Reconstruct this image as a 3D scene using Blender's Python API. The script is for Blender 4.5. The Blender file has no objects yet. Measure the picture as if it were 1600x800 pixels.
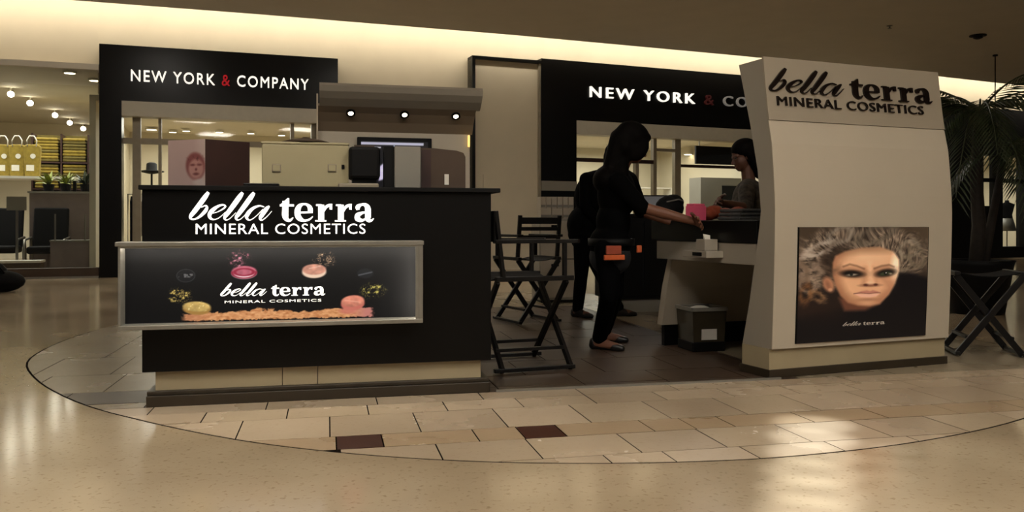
import bpy, bmesh, math, random
import numpy as np
from mathutils import Vector, Matrix
random.seed(7); np.random.seed(7)
SC = bpy.context.scene
COL = SC.collection
F = 1300.0; H = 0.92; CX = 800.0; HY = 350.0      # lens in pixels of the 1600 x 800 frame, eye height, horizon row

# ------------------------------------------------------------------ camera, world, exposure
cd = bpy.data.cameras.new('camera'); cam = bpy.data.objects.new('camera', cd); COL.objects.link(cam)
cam.location = (0, 0, H); cam.rotation_euler = (math.pi/2, 0, 0)
cd.sensor_width = 36.0; cd.lens = 36.0*F/1600.0; cd.shift_y = -(400-HY)/1600.0; cd.clip_end = 200
SC.camera = cam
SC.view_settings.view_transform = 'Standard'; SC.view_settings.look = 'None'
SC.view_settings.exposure = 0.0; SC.view_settings.gamma = 1.0; SC.view_settings.use_curve_mapping = False
W = bpy.data.worlds.new('world'); SC.world = W; W.use_nodes = True
W.node_tree.nodes['Background'].inputs[0].default_value = (1.0, 0.93, 0.84, 1)
W.node_tree.nodes['Background'].inputs[1].default_value = 0.05
PANEL = 30.0        # ceiling lamp panels
STREAK_BEAM = 1100.0       # added spotlights that make the streak on the right foreground floor
COVE = 10.0         # cove strips
SHOP = 130.0        # lamps inside the shops

# ------------------------------------------------------------------ helpers
def lin(c):
    c = np.asarray(c, float)/255.0
    return np.where(c <= 0.04045, c/12.92, ((c+0.055)/1.055)**2.4)
def mat(name, rgb, rough=0.6, metal=0.0, var=0.12, scale=8.0, bump=0.0, emit=0.0, coat=0.0, spec=0.5):
    m = bpy.data.materials.new(name); m.use_nodes = True
    nt = m.node_tree; b = nt.nodes['Principled BSDF']
    col = lin(rgb)
    b.inputs['Roughness'].default_value = rough; b.inputs['Metallic'].default_value = metal
    b.inputs['Specular IOR Level'].default_value = spec
    if coat: b.inputs['Coat Weight'].default_value = coat; b.inputs['Coat Roughness'].default_value = 0.08
    tc = nt.nodes.new('ShaderNodeTexCoord'); no = nt.nodes.new('ShaderNodeTexNoise')
    no.inputs['Scale'].default_value = scale; no.inputs['Detail'].default_value = 4
    nt.links.new(tc.outputs['Object'], no.inputs['Vector'])
    rp = nt.nodes.new('ShaderNodeValToRGB')
    rp.color_ramp.elements[0].position = 0.3; rp.color_ramp.elements[1].position = 0.7
    rp.color_ramp.elements[0].color = (*(col*(1-var)), 1); rp.color_ramp.elements[1].color = (*np.minimum(col*(1+var), 1), 1)
    nt.links.new(no.outputs['Fac'], rp.inputs['Fac']); nt.links.new(rp.outputs['Color'], b.inputs['Base Color'])
    if bump:
        bp = nt.nodes.new('ShaderNodeBump'); bp.inputs['Strength'].default_value = bump; bp.inputs['Distance'].default_value = 0.01
        nt.links.new(no.outputs['Fac'], bp.inputs['Height']); nt.links.new(bp.outputs['Normal'], b.inputs['Normal'])
    if emit:
        nt.links.new(rp.outputs['Color'], b.inputs['Emission Color']); b.inputs['Emission Strength'].default_value = emit
    return m
def print_mat(name, emit=0.0, rough=0.35, spec=0.5):
    m = bpy.data.materials.new(name); m.use_nodes = True
    nt = m.node_tree; b = nt.nodes['Principled BSDF']; a = nt.nodes.new('ShaderNodeAttribute'); a.attribute_name = 'print'
    nt.links.new(a.outputs['Color'], b.inputs['Base Color']); b.inputs['Roughness'].default_value = rough
    b.inputs['Specular IOR Level'].default_value = spec
    if emit:
        nt.links.new(a.outputs['Color'], b.inputs['Emission Color']); b.inputs['Emission Strength'].default_value = emit
    return m
def glass_mat(name):
    m = bpy.data.materials.new(name); m.use_nodes = True; nt = m.node_tree
    out = nt.nodes['Material Output']; nt.nodes.remove(nt.nodes['Principled BSDF'])
    t = nt.nodes.new('ShaderNodeBsdfTransparent'); g = nt.nodes.new('ShaderNodeBsdfGlossy'); mx = nt.nodes.new('ShaderNodeMixShader')
    t.inputs[0].default_value = (.93, .95, .93, 1); g.inputs['Roughness'].default_value = 0.03
    lw = nt.nodes.new('ShaderNodeLayerWeight'); lw.inputs[0].default_value = .5
    pw = nt.nodes.new('ShaderNodeMath'); pw.operation = 'POWER'; pw.inputs[1].default_value = 5.0
    sc_ = nt.nodes.new('ShaderNodeMath'); sc_.operation = 'MULTIPLY_ADD'; sc_.inputs[1].default_value = .9; sc_.inputs[2].default_value = .025
    nt.links.new(lw.outputs['Facing'], pw.inputs[0]); nt.links.new(pw.outputs[0], sc_.inputs[0]); nt.links.new(sc_.outputs[0], mx.inputs[0]); nt.links.new(t.outputs[0], mx.inputs[1]); nt.links.new(g.outputs[0], mx.inputs[2])
    nt.links.new(mx.outputs[0], out.inputs[0]); return m

class MB:
    def __init__(s): s.v = []; s.f = []
    def add(s, vs, fs):
        o = len(s.v); s.v += [tuple(p) for p in vs]; s.f += [tuple(i+o for i in q) for q in fs]; return s
    def box(s, x0, x1, y0, y1, z0, z1):
        return s.add([(x0,y0,z0),(x1,y0,z0),(x1,y1,z0),(x0,y1,z0),(x0,y0,z1),(x1,y0,z1),(x1,y1,z1),(x0,y1,z1)],
              [(0,3,2,1),(4,5,6,7),(0,1,5,4),(1,2,6,5),(2,3,7,6),(3,0,4,7)])
    def prism(s, poly, lo, hi, fn):            # poly: 2-D outline, fn(a, b, t) -> 3-D point
        n = len(poly)
        vs = [fn(a, b, lo) for a, b in poly] + [fn(a, b, hi) for a, b in poly]
        return s.add(vs, [tuple(range(n-1, -1, -1)), tuple(range(n, 2*n))] + [(i, (i+1) % n, n+(i+1) % n, n+i) for i in range(n)])
    def tube(s, pts, r, n=8, r2=None):
        pts = [Vector(p) for p in pts]; m = len(pts); vs = []
        for i, p in enumerate(pts):
            t = (pts[min(i+1, m-1)]-pts[max(i-1, 0)]).normalized()
            a = t.orthogonal().normalized() if abs(t.z) > .99 else t.cross(Vector((0,0,1))).normalized()
            b = t.cross(a)
            rr = r if r2 is None else r+(r2-r)*i/max(m-1, 1)
            vs += [p+(a*math.cos(2*math.pi*k/n)+b*math.sin(2*math.pi*k/n))*rr for k in range(n)]
        fs = [(i*n+k, i*n+(k+1) % n, (i+1)*n+(k+1) % n, (i+1)*n+k) for i in range(m-1) for k in range(n)]
        return s.add(vs, fs+[tuple(range(n-1, -1, -1)), tuple((m-1)*n+k for k in range(n))])
    def bar(s, a, b, w, h, up=(0,0,1)):        # rectangular bar from a to b
        a = Vector(a); b = Vector(b); t = (b-a).normalized(); u = Vector(up)
        if abs(t.dot(u)) > .95: u = Vector((1,0,0))
        x = t.cross(u).normalized()*w/2; y = x.cross(t).normalized()*h/2
        vs = [p+q for p in (a, b) for q in (-x-y, x-y, x+y, -x+y)]
        return s.add(vs, [(3,2,1,0),(4,5,6,7)]+[(i,(i+1)%4,4+(i+1)%4,4+i) for i in range(4)])
    def lathe(s, prof, n=20, c=(0,0,0)):
        vs = [(c[0]+r*math.cos(2*math.pi*k/n), c[1]+r*math.sin(2*math.pi*k/n), c[2]+z) for r, z in prof for k in range(n)]
        m = len(prof)
        fs = [(i*n+k, i*n+(k+1) % n, (i+1)*n+(k+1) % n, (i+1)*n+k) for i in range(m-1) for k in range(n)]
        return s.add(vs, fs+[tuple(range(n-1,-1,-1)), tuple((m-1)*n+k for k in range(n))])
    def ell(s, c, r, n=12, m=8):
        vs = []; 
        for i in range(1, m):
            t = math.pi*i/m
            vs += [(c[0]+r[0]*math.sin(t)*math.cos(2*math.pi*k/n), c[1]+r[1]*math.sin(t)*math.sin(2*math.pi*k/n), c[2]+r[2]*math.cos(t)) for k in range(n)]
        vs += [(c[0],c[1],c[2]+r[2]), (c[0],c[1],c[2]-r[2])]; a = (m-1)*n
        fs = [(i*n+k, (i+1)*n+k, (i+1)*n+(k+1)%n, i*n+(k+1)%n) for i in range(m-2) for k in range(n)]
        fs += [(a, k, (k+1)%n) for k in range(n)] + [(a+1, (m-2)*n+(k+1)%n, (m-2)*n+k) for k in range(n)]
        return s.add(vs, fs)
    def build(s, name, m, parent=None, smooth=False, bevel=0.0, **kw):
        me = bpy.data.meshes.new(name); me.from_pydata(s.v, [], s.f)
        bm = bmesh.new(); bm.from_mesh(me); bmesh.ops.recalc_face_normals(bm, faces=bm.faces); bm.to_mesh(me); bm.free()
        return link(name, me, m, parent, smooth, bevel, **kw)
def link(name, me, m, parent=None, smooth=False, bevel=0.0, **kw):
    o = bpy.data.objects.new(name, me); COL.objects.link(o)
    if m is not None: me.materials.append(m)
    if parent is not None: o.parent = parent
    if smooth:
        for p in me.polygons: p.use_smooth = True
    if bevel:
        b = o.modifiers.new('bevel', 'BEVEL'); b.width = bevel; b.segments = 2; b.limit_method = 'ANGLE'
    for k, v in kw.items(): o[k] = v
    return o
def thing(name, label, cat, loc=(0,0,0), rz=0.0, group=None):
    o = bpy.data.objects.new(name, None); COL.objects.link(o); o.location = loc; o.rotation_euler = (0, 0, rz)
    o.empty_display_size = .1; o['label'] = label; o['category'] = cat
    if group: o['group'] = group
    return o
def copy_tree(o, parent=None):
    c = o.copy(); COL.objects.link(c)
    if parent is not None: c.parent = parent
    for ch in list(o.children): copy_tree(ch, c)
    return c
def P(px, py, Y): return Vector(((px-CX)/F*Y, Y, H-(py-HY)/F*Y))
def FL(px, py):
    Y = H*F/(py-HY); return Vector(((px-CX)/F*Y, Y, 0))
class Frame:                                   # vertical reference plane: local x along it, local y away from the viewer
    def __init__(s, x, y, deg):
        s.O = Vector((x, y, 0)); s.a = math.radians(deg); s.d = Vector((math.cos(s.a), math.sin(s.a), 0)); s.n = Vector((-math.sin(s.a), math.cos(s.a), 0))
    def at(s, px, py, y0=0.0):
        r = Vector(((px-CX)/F, 1, -(py-HY)/F)); t = (s.O.dot(s.n)+y0)/r.dot(s.n); p = r*t
        q = Vector((p.x, p.y, 0))-s.O
        return q.dot(s.d), p.z+H
    def w(s, u, y, z=0.0): p = s.O+s.d*u+s.n*y; return Vector((p.x, p.y, z))
    def thing(s, name, label, cat, u=0, y=0, z=0, dz=0, group=None):
        return thing(name, label, cat, s.w(u, y, z), s.a+dz, group)

# ------------------------------------------------------------------ lettering
def text_mesh(txt, x0, x1, z0, z1, depth, offset=0.0, spacing=1.0):
    c = bpy.data.curves.new('text', 'FONT'); c.body = txt; c.size = 1; c.offset = offset; c.extrude = 0.05; c.space_character = spacing; c.resolution_u = 4
    o = bpy.data.objects.new('text', c); COL.objects.link(o)
    dg = bpy.context.evaluated_depsgraph_get(); me = bpy.data.meshes.new_from_object(o.evaluated_get(dg))
    bpy.data.objects.remove(o)
    v = np.array([q.co[:] for q in me.vertices]); lo, hi = v.min(0), v.max(0)
    for q in me.vertices:
        x, y, z = q.co
        q.co = (x0+(x-lo[0])/(hi[0]-lo[0])*(x1-x0), -(z-lo[2])/(hi[2]-lo[2])*depth, z0+(y-lo[1])/(hi[1]-lo[1])*(z1-z0))
    return me
def islands(me, mm, parent, name='letter', map_fn=None, pick=None):
    bm = bmesh.new(); bm.from_mesh(me); bmesh.ops.remove_doubles(bm, verts=bm.verts, dist=1e-5)
    seen = set(); res = []
    for v in bm.verts:
        if v in seen: continue
        st = [v]; comp = []; seen.add(v)
        while st:
            a = st.pop(); comp.append(a)
            for e in a.link_edges:
                b = e.other_vert(a)
                if b not in seen: seen.add(b); st.append(b)
        ids = {a: i for i, a in enumerate(comp)}; fs = {f for a in comp for f in a.link_faces}
        vs = [a.co[:] for a in comp]
        res.append((min(p[0] for p in vs), vs, [[ids[w] for w in f.verts] for f in fs]))
    res.sort(key=lambda r: r[0])
    for i, (x, vs, fs) in enumerate(res):
        if map_fn: vs = [map_fn(*p) for p in vs]
        m2 = pick(i) if pick else mm
        b = MB(); b.add(vs, fs); b.build(name, m2, parent)
    bm.free()
# "bella terra": calligraphic strokes as (x, y, pen width), drawn in a 1600-wide box
GL = []
def sh(l, d): return [(x+d, y, w) for x, y, w in l]
GL.append(([[(224,60,26),(200,92,40),(165,138,42),(120,195,40),(92,228,32),(90,248,16),(118,253,12),(155,236,20),(195,200,30),(212,172,24),(202,156,12),(168,168,6)]], []))
GL.append(([[(222,214,5),(285,203,6),(335,178,12),(352,160,14),(335,150,14),(300,158,20),(255,188,34),(232,220,34),(240,246,22),(270,255,9),(310,238,6),(355,200,4)]], []))
l1 = [(484,60,26),(462,90,42),(420,145,44),(370,208,38),(346,240,26),(356,257,12),(385,248,6),(432,205,4)]
GL.append(([l1], [])); GL.append(([sh(l1, 88)], []))
GL.append(([[(650,163,8),(610,156,14),(560,176,26),(522,215,36),(515,243,24),(540,258,9),(585,232,6),(640,180,5)],[(690,157,14),(665,180,36),(628,228,36),(618,248,22),(634,259,10),(672,232,7),(710,193,4)]], []))
GL.append(([[(816,120,50),(814,180,50),(814,228,50),(828,254,32),(852,260,20),(876,240,8)],[(772,151,17),(882,151,17)]], [[(770,152),(836,96),(845,100),(845,152)]]))
GL.append(([[(925,203,14),(1030,200,14)],[(1012,206,40),(1010,172,40),(990,148,22),(960,141,14),(928,155,34),(912,185,48),(912,222,48),(930,248,40),(962,262,20),(1003,254,14),(1032,232,7)]], []))
def rr(d): return ([sh([(1098,145,50),(1098,264,50)], d), sh([(1050,264,11),(1140,264,11)], d), sh([(1058,148,14),(1100,148,14)], d), sh([(1120,195,10),(1136,164,22),(1160,150,22),(1186,152,28)], d), sh([(1165,163,34),(1186,163,38)], d)], [])
GL.append(rr(0)); GL.append(rr(158))
GL.append(([[(1395,182,26),(1394,160,38),(1425,143,18),(1455,146,30),(1474,170,48),(1476,215,50),(1478,250,46),(1500,262,20),(1524,246,6)],[(1470,198,12),(1430,204,20),(1394,222,40),(1390,245,44),(1420,260,26),(1450,252,14),(1475,232,8)]], []))
def smooth_path(pts, k=5):
    if len(pts) < 3: return pts
    p = np.array(pts, float); q = np.vstack([2*p[0]-p[1], p, 2*p[-1]-p[-2]]); out = []
    for i in range(1, len(q)-2):
        for t in np.linspace(0, 1, k, endpoint=False):
            out.append(.5*((2*q[i])+(-q[i-1]+q[i+1])*t+(2*q[i-1]-5*q[i]+4*q[i+1]-q[i+2])*t*t+(-q[i-1]+3*q[i]-3*q[i+1]+q[i+2])*t**3))
    out.append(q[-2]); return [tuple(a) for a in out]
def logo(fn, depth, mm, parent, name='letter', keep_depth=True):
    """fn(s, t, y): s,t in 0..1 of the logo's box (t upward)."""
    def tr(x, y, d): return fn((x-66)/(1524-66), (264-y)/(264-58), d)
    for GLN, (strokes, polys) in enumerate(GL):
        b = MB()
        for k, st in enumerate(strokes):
            d = depth*(1+.03*k); pts = smooth_path(st); L = []; R = []
            for i, (x, y, w) in enumerate(pts):
                a = pts[max(i-1, 0)]; c = pts[min(i+1, len(pts)-1)]; dx, dy = c[0]-a[0], c[1]-a[1]; l = math.hypot(dx, dy) or 1
                w = max(w*(.82 if GLN < 5 else .95), 3); L.append((x-dy/l*w/2, y+dx/l*w/2)); R.append((x+dy/l*w/2, y-dx/l*w/2))
            n = len(L); vs = [tr(*q, -d) for q in L]+[tr(*q, -d) for q in R]+[tr(*q, 0) for q in L]+[tr(*q, 0) for q in R]
            fs = []
            for i in range(n-1):
                fs += [(i, i+1, n+i+1, n+i), (2*n+i, 3*n+i, 3*n+i+1, 2*n+i+1), (i, 2*n+i, 2*n+i+1, i+1), (n+i, n+i+1, 3*n+i+1, 3*n+i)]
            fs += [(0, n, 3*n, 2*n), (n-1, 3*n-1, 4*n-1, 2*n-1)]
            b.add(vs, fs)
        for pl in polys: b.prism(pl, 0, -depth*.97, lambda a, c, t: tr(a, c, t))
        b.build(name, mm, parent)

# ------------------------------------------------------------------ painting of flat prints (vertex colours on the print itself)
def soft(d, w): return np.clip(.5-d/(2*w), 0, 1)
def e_d(X, Y, cx, cy, rx, ry, rot=0):
    c, s = math.cos(math.radians(rot)), math.sin(math.radians(rot)); dx, dy = X-cx, Y-cy
    a = (dx*c+dy*s)/rx; b = (-dx*s+dy*c)/ry; r = np.sqrt(a*a+b*b); return (r-1)*min(rx, ry)
def seg_d(X, Y, x0, y0, x1, y1):
    dx, dy = x1-x0, y1-y0; t = np.clip(((X-x0)*dx+(Y-y0)*dy)/(dx*dx+dy*dy+1e-9), 0, 1); return np.hypot(X-x0-t*dx, Y-y0-t*dy)
def path_d(X, Y, pts):
    d = np.full(X.shape, 1e9)
    for a, b in zip(pts, pts[1:]): d = np.minimum(d, seg_d(X, Y, *a, *b))
    return d
def poly_sd(X, Y, pts):
    d = path_d(X, Y, pts+[pts[0]]); ins = np.zeros(X.shape, bool)
    for (x0, y0), (x1, y1) in zip(pts, pts[1:]+[pts[0]]):
        c = ((y0 > Y) != (y1 > Y)) & (X < (x1-x0)*(Y-y0)/((y1-y0) or 1e-9)+x0); ins ^= c
    return np.where(ins, -d, d)
def over(img, m, rgb):
    m = m[..., None]; return img*(1-m)+np.array(rgb, float)*m
def noise(X, Y, s, seed=0, oct=3):
    r = np.random.RandomState(seed); out = np.zeros(X.shape); amp = 1
    for o in range(oct):
        g = r.rand(64, 64); x, y = X/s*(2**o), Y/s*(2**o); xi, yi = np.floor(x).astype(int), np.floor(y).astype(int); fx, fy = x-xi, y-yi
        fx = fx*fx*(3-2*fx); fy = fy*fy*(3-2*fy); a = lambda i, j: g[i % 64, j % 64]
        out += amp*((a(xi,yi)*(1-fx)+a(xi+1,yi)*fx)*(1-fy)+(a(xi,yi+1)*(1-fx)+a(xi+1,yi+1)*fx)*fy); amp *= .5
    return out/(2-2**(1-oct))
def print_mesh(name, img, fn, m, parent, **kw):
    """img rows top to bottom; fn(s, t) -> local point, s right, t down (0..1)."""
    h, w, _ = img.shape
    vs = [fn(i/(w-1), j/(h-1)) for j in range(h) for i in range(w)]
    idx = np.arange(h*w).reshape(h, w); q = np.stack([idx[1:,:-1], idx[1:,1:], idx[:-1,1:], idx[:-1,:-1]], -1).reshape(-1, 4)
    me = bpy.data.meshes.new(name); me.from_pydata(vs, [], q.tolist())
    a = me.color_attributes.new('print', 'FLOAT_COLOR', 'POINT'); rgba = np.ones((h*w, 4), np.float32); rgba[:, :3] = lin(np.clip(img, 0, 255)).reshape(-1, 3)
    a.data.foreach_set('color', rgba.ravel())
    return link(name, me, m, parent, **kw)

# ------------------------------------------------------------------ materials
M = {}
M['wall'] = mat('cream wall paint', (203,192,168), .8, var=.03, scale=2)
M['ceil'] = mat('grey ceiling paint', (196,188,174), .85, var=.03, scale=2)
M['black'] = mat('black laminate', (5,5,5), .35, var=.2, scale=4, spec=.25)
M['black_matt'] = mat('black matt paint', (6,6,6), .6, var=.2, scale=6, spec=.2)
M['fascia'] = mat('black gloss fascia', (4,4,4), .3, var=.2, scale=3, spec=.3)
M['plinth'] = mat('beige plinth panel', (160,146,116), .5, var=.06, scale=3)
M['skirting'] = mat('dark bronze skirting', (48,40,28), .4, var=.15, scale=6)
M['silver'] = mat('brushed silver edging', (150,147,138), .35, .6, var=.06, scale=20)
M['white_lam'] = mat('off white laminate', (184,173,153), .5, var=.03, scale=2)
M['white_side'] = mat('grey white edge', (150,142,128), .55, var=.04, scale=2)
M['header'] = mat('shaded off white laminate', (156,145,127), .5, var=.03, scale=2)  # off white laminate with the shadow on the tower top mixed in
M['shade'] = mat('taupe canopy laminate', (128,112,92), .55, var=.04, scale=3)
M['lit'] = mat('lit white letter', (255,253,246), .5, var=0.0, emit=1.25)
M['lit_sign'] = mat('lit sign letter', (250,246,236), .5, var=.02, emit=.95)
M['dim_sign'] = mat('dim sign letter', (120,116,110), .5, var=.02, emit=.5)  # reflections on the last letters put in as a faint glow
M['red_sign'] = mat('red sign letter', (150,10,22), .5, var=.05, emit=.75)
M['red_dim'] = mat('faintly glowing red sign letter', (60,14,14), .5, var=.05, emit=.3)  # dark letter given a faint glow of its own
M['letter_dark'] = mat('dark bronze letter', (22,14,12), .25, .3, var=.3, scale=14)
M['lamp'] = mat('lamp glow', (255,236,200), .5, var=0, emit=9.0)
M['panel'] = mat('ceiling panel glow', (255,246,234), .5, var=0, emit=PANEL)
M['cool'] = mat('cool panel glow', (240,246,255), .5, var=0, emit=60.0)
M['spot'] = mat('spot glow', (255,244,224), .5, var=0, emit=60.0)
M['header_rail'] = mat('grey header rail', (190,184,168), .5, var=.04)
M['steel'] = mat('dull steel', (120,116,108), .4, .7, var=.08)
M['frame'] = mat('bronze window frame', (150,140,120), .45, .3, var=.08)
M['glass'] = glass_mat('shop glass')
M['wood_black'] = mat('black stained wood', (10,8,7), .4, var=.3, scale=12, spec=.3)
M['canvas'] = mat('black canvas', (10,9,9), .85, spec=.2, var=.2, scale=40, bump=.2)
M['brown_dark'] = mat('dark brown board', (50,26,20), .45, var=.2, scale=5)
M['carton'] = mat('brown board', (70,54,40), .7, var=.1, scale=6)
M['beige_case'] = mat('beige metal case', (168,158,122), .5, var=.04, scale=3)
M['grey_case'] = mat('grey metal case', (128,124,114), .5, var=.05, scale=3)
M['olive'] = mat('olive cloth', (128,108,34), .9, var=.2, scale=18, bump=.2)
M['olive2'] = mat('dark olive cloth', (92,80,30), .9, var=.2, scale=18, bump=.2)
M['white'] = mat('white plastic', (205,200,188), .45, var=.03)
M['leaf'] = mat('green leaf', (38,48,24), .45, var=.35, scale=10)
M['leaf_bright'] = mat('yellow green leaf', (120,128,40), .5, var=.3, scale=10)
M['trunk'] = mat('palm trunk bark', (34,27,20), .8, var=.3, scale=20, bump=.5)
M['skin'] = mat('tan skin', (92,58,42), .55, var=.06, scale=20)
M['skin2'] = mat('light tan skin', (108,68,48), .55, var=.06, scale=20)
M['tee'] = mat('black cotton', (4,4,4), .9, var=.2, scale=30, spec=.05)
M['jean'] = mat('black denim', (5,5,6), .9, var=.25, scale=60, spec=.05)
M['jacket'] = mat('black jacket cloth', (5,5,5), .9, var=.2, scale=20, spec=.05)
M['hair'] = mat('dark brown hair', (7,5,4), .7, var=.35, scale=40, spec=.06)
M['apron'] = mat('dark blue apron cloth', (12,14,19), .9, var=.15, scale=30)
M['orange'] = mat('orange plastic', (190,86,38), .5, var=.15, scale=20)
M['rust'] = mat('rust cloth', (150,66,40), .8, var=.2, scale=15)
M['pink'] = mat('pink card', (222,88,120), .6, var=.06)
M['sole'] = mat('black shoe leather', (13,11,10), .4, var=.2)
M['eye'] = mat('eye white', (70,64,58), .3, var=.02)
M['iris'] = mat('dark iris', (25,15,10), .2, var=.1)
M['lip'] = mat('lip', (140,72,62), .5, var=.05)
M['paper'] = mat('white paper', (222,218,205), .8, var=.04)
M['grey_cloth'] = mat('grey towel', (70,70,68), .9, var=.2, scale=40, bump=.3)
M['screen_grey'] = mat('grey screen', (110,112,118), .3, var=.05, emit=.12)
M['amber'] = mat('amber tube', (255,214,120), .5, var=0, emit=1.2)
M['pattern'] = mat('dark patterned shirt', (60,54,46), .85, var=.7, scale=26)
M['car_grey'] = mat('mauve grey board', (120,108,104), .7, var=.08)
M['backlit_photo'] = print_mat('backlit poster print', .5, .35)
M['photo'] = print_mat('printed poster', 0.0, .35)

# ------------------------------------------------------------------ floor: terrazzo around a round of stone tiles
TA = math.radians(12.5); tc_, ts_ = math.cos(TA), math.sin(TA)
def T(u, v, z=0.0): return (u*tc_-v*ts_, u*ts_+v*tc_, z)
arc = [(-1.60,9.6),(-1.86,8.3),(-2.02,7.3),(-1.98,6.27),(-1.70,5.47),(-1.28,4.72),(-.86,4.20),(-.38,3.73),(.03,3.44),(.435,3.235),(.838,3.10),(1.3,3.01),(1.82,2.985),(2.48,3.08),(3.2,3.32),(3.9,3.72),(4.6,4.4),(5.0,5.4),(5.0,7.0),(4.7,8.6),(4.0,9.9),(2.8,10.8),(1.2,11.1),(-.4,10.7)]
def closed_smooth(pts, k=5):
    p = np.array(pts); n = len(p); out = []
    for i in range(n):
        a, b, c, d = p[i-1], p[i], p[(i+1) % n], p[(i+2) % n]
        for t in np.linspace(0, 1, k, endpoint=False):
            out.append(tuple(.5*((2*b)+(-a+c)*t+(2*a-5*b+4*c-d)*t*t+(-a+3*b-3*c+d)*t**3)))
    return out
ARC = closed_smooth(arc)
def floor_mat(name, c1, c2, rough, speck=True):
    m = bpy.data.materials.new(name); m.use_nodes = True; nt = m.node_tree; b = nt.nodes['Principled BSDF']
    tc = nt.nodes.new('ShaderNodeTexCoord'); n1 = nt.nodes.new('ShaderNodeTexNoise'); n1.inputs['Scale'].default_value = .9; n1.inputs['Detail'].default_value = 6
    n2 = nt.nodes.new('ShaderNodeTexNoise'); n2.inputs['Scale'].default_value = 45; n2.inputs['Detail'].default_value = 5
    nt.links.new(tc.outputs['Object'], n1.inputs['Vector']); nt.links.new(tc.outputs['Object'], n2.inputs['Vector'])
    r1 = nt.nodes.new('ShaderNodeValToRGB'); r1.color_ramp.elements[0].position = .35; r1.color_ramp.elements[1].position = .68
    r1.color_ramp.elements[0].color = (*lin(c1), 1); r1.color_ramp.elements[1].color = (*lin(c2), 1)
    nt.links.new(n1.outputs['Fac'], r1.inputs['Fac'])
    r2 = nt.nodes.new('ShaderNodeValToRGB'); r2.color_ramp.elements[0].position = .30; r2.color_ramp.elements[1].position = .42
    r2.color_ramp.elements[0].color = (.72, .67, .6, 1); r2.color_ramp.elements[1].color = (1, 1, 1, 1)
    nt.links.new(n2.outputs['Fac'], r2.inputs['Fac'])
    mx = nt.nodes.new('ShaderNodeMix'); mx.data_type = 'RGBA'; mx.blend_type = 'MULTIPLY'; mx.inputs[0].default_value = 1.0 if speck else .35
    nt.links.new(r1.outputs['Color'], mx.inputs[6]); nt.links.new(r2.outputs['Color'], mx.inputs[7]); nt.links.new(mx.outputs[2], b.inputs['Base Color'])
    mr = nt.nodes.new('ShaderNodeMapRange'); mr.inputs[3].default_value = rough*.75; mr.inputs[4].default_value = rough*1.3
    nt.links.new(n1.outputs['Fac'], mr.inputs[0]); nt.links.new(mr.outputs[0], b.inputs['Roughness']); 
    return m
M['terrazzo'] = floor_mat('polished terrazzo', (152,134,108), (180,162,134), .14)
M['tile'] = [floor_mat('beige stone tile', a, c, .26, False) for a, c in (((172,153,127),(192,173,147)), ((180,160,135),(198,179,153)), ((165,146,122),(186,167,142)))]
M['tile_strip'] = floor_mat('tan stone tile', (164,141,112), (180,157,126), .28, False)
M['tile_grey'] = floor_mat('grey beige stone tile', (134,121,100), (152,139,116), .26, False)
M['tile_brown'] = floor_mat('dark brown stone tile', (62,34,26), (78,44,34), .3, False)
M['tile_dark'] = floor_mat('dark brown floor tile', (58,45,36), (72,56,44), .38, False)
M['tile_plum'] = floor_mat('plum grey tile', (60,49,46), (72,59,55), .3, False)
M['grout'] = mat('dark grout', (20,14,10), .95, var=.1, spec=.02)
cu, cv = 1.4, 6.6
inner = [(u+(u-cu)/math.hypot(u-cu, v-cv)*.013, v+(v-cv)/math.hypot(u-cu, v-cv)*.013) for u, v in ARC]
n = len(inner); b = MB()
outer = [(cu+(u-cu)/math.hypot(u-cu, v-cv)*34, cv+(v-cv)/math.hypot(u-cu, v-cv)*34) for u, v in inner]
mid = [(u+(o[0]-u)*.12, v+(o[1]-v)*.12) for (u, v), o in zip(inner, outer)]
b.add([T(*q) for q in inner]+[T(*q) for q in mid]+[T(*q) for q in outer]+[T(*q, -.03) for q in inner],
      [(i, (i+1) % n, n+(i+1) % n, n+i) for i in range(n)]+[(n+i, n+(i+1) % n, 2*n+(i+1) % n, 2*n+i) for i in range(n)]+[(3*n+i, 3*n+(i+1) % n, (i+1) % n, i) for i in range(n)])
floor = b.build('floor', M['terrazzo'], kind='structure')
b = MB(); b.prism([(q[0], q[1]) for q in inner], -.03, -.0012, lambda a, c, t: T(a, c, t)); b.build('grout_bed', M['grout'], floor)
def clip(poly, clipper):
    out = poly
    for (x0, y0), (x1, y1) in zip(clipper, clipper[1:]+clipper[:1]):
        if not out: return []
        src = out; out = []; sd = lambda p: (x1-x0)*(p[1]-y0)-(y1-y0)*(p[0]-x0)
        for p, q in zip(src, src[1:]+src[:1]):
            a, c = sd(p), sd(q)
            if a >= 0: out.append(p)
            if a*c < 0: t = a/(a-c); out.append((p[0]+(q[0]-p[0])*t, p[1]+(q[1]-p[1])*t))
    return out
def hull(pts):
    pts = sorted(set(pts)); cr = lambda o, a, c: (a[0]-o[0])*(c[1]-o[1])-(a[1]-o[1])*(c[0]-o[0])
    lo = []; hi = []
    for p in pts:
        while len(lo) > 1 and cr(lo[-2], lo[-1], p) <= 0: lo.pop()
        lo.append(p)
    for p in reversed(pts):
        while len(hi) > 1 and cr(hi[-2], hi[-1], p) <= 0: hi.pop()
        hi.append(p)
    return lo[:-1]+hi[:-1]
HULL = hull(ARC)
rt = random.Random(3)
def tile(u0, u1, v0, v1, m):
    g = .0032
    pl = clip([(u0+g, v0+g), (u1-g, v0+g), (u1-g, v1-g), (u0+g, v1-g)], HULL)
    if len(pl) < 3: return
    a = abs(sum(p[0]*q[1]-q[0]*p[1] for p, q in zip(pl, pl[1:]+pl[:1])))/2
    if a < .0015: return
    bb = MB(); dz = rt.uniform(-.0006, .0006); bb.prism(pl, -.0105, dz, lambda x, y, t: T(x, y, t)); bb.build('tile', m, floor)
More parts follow.
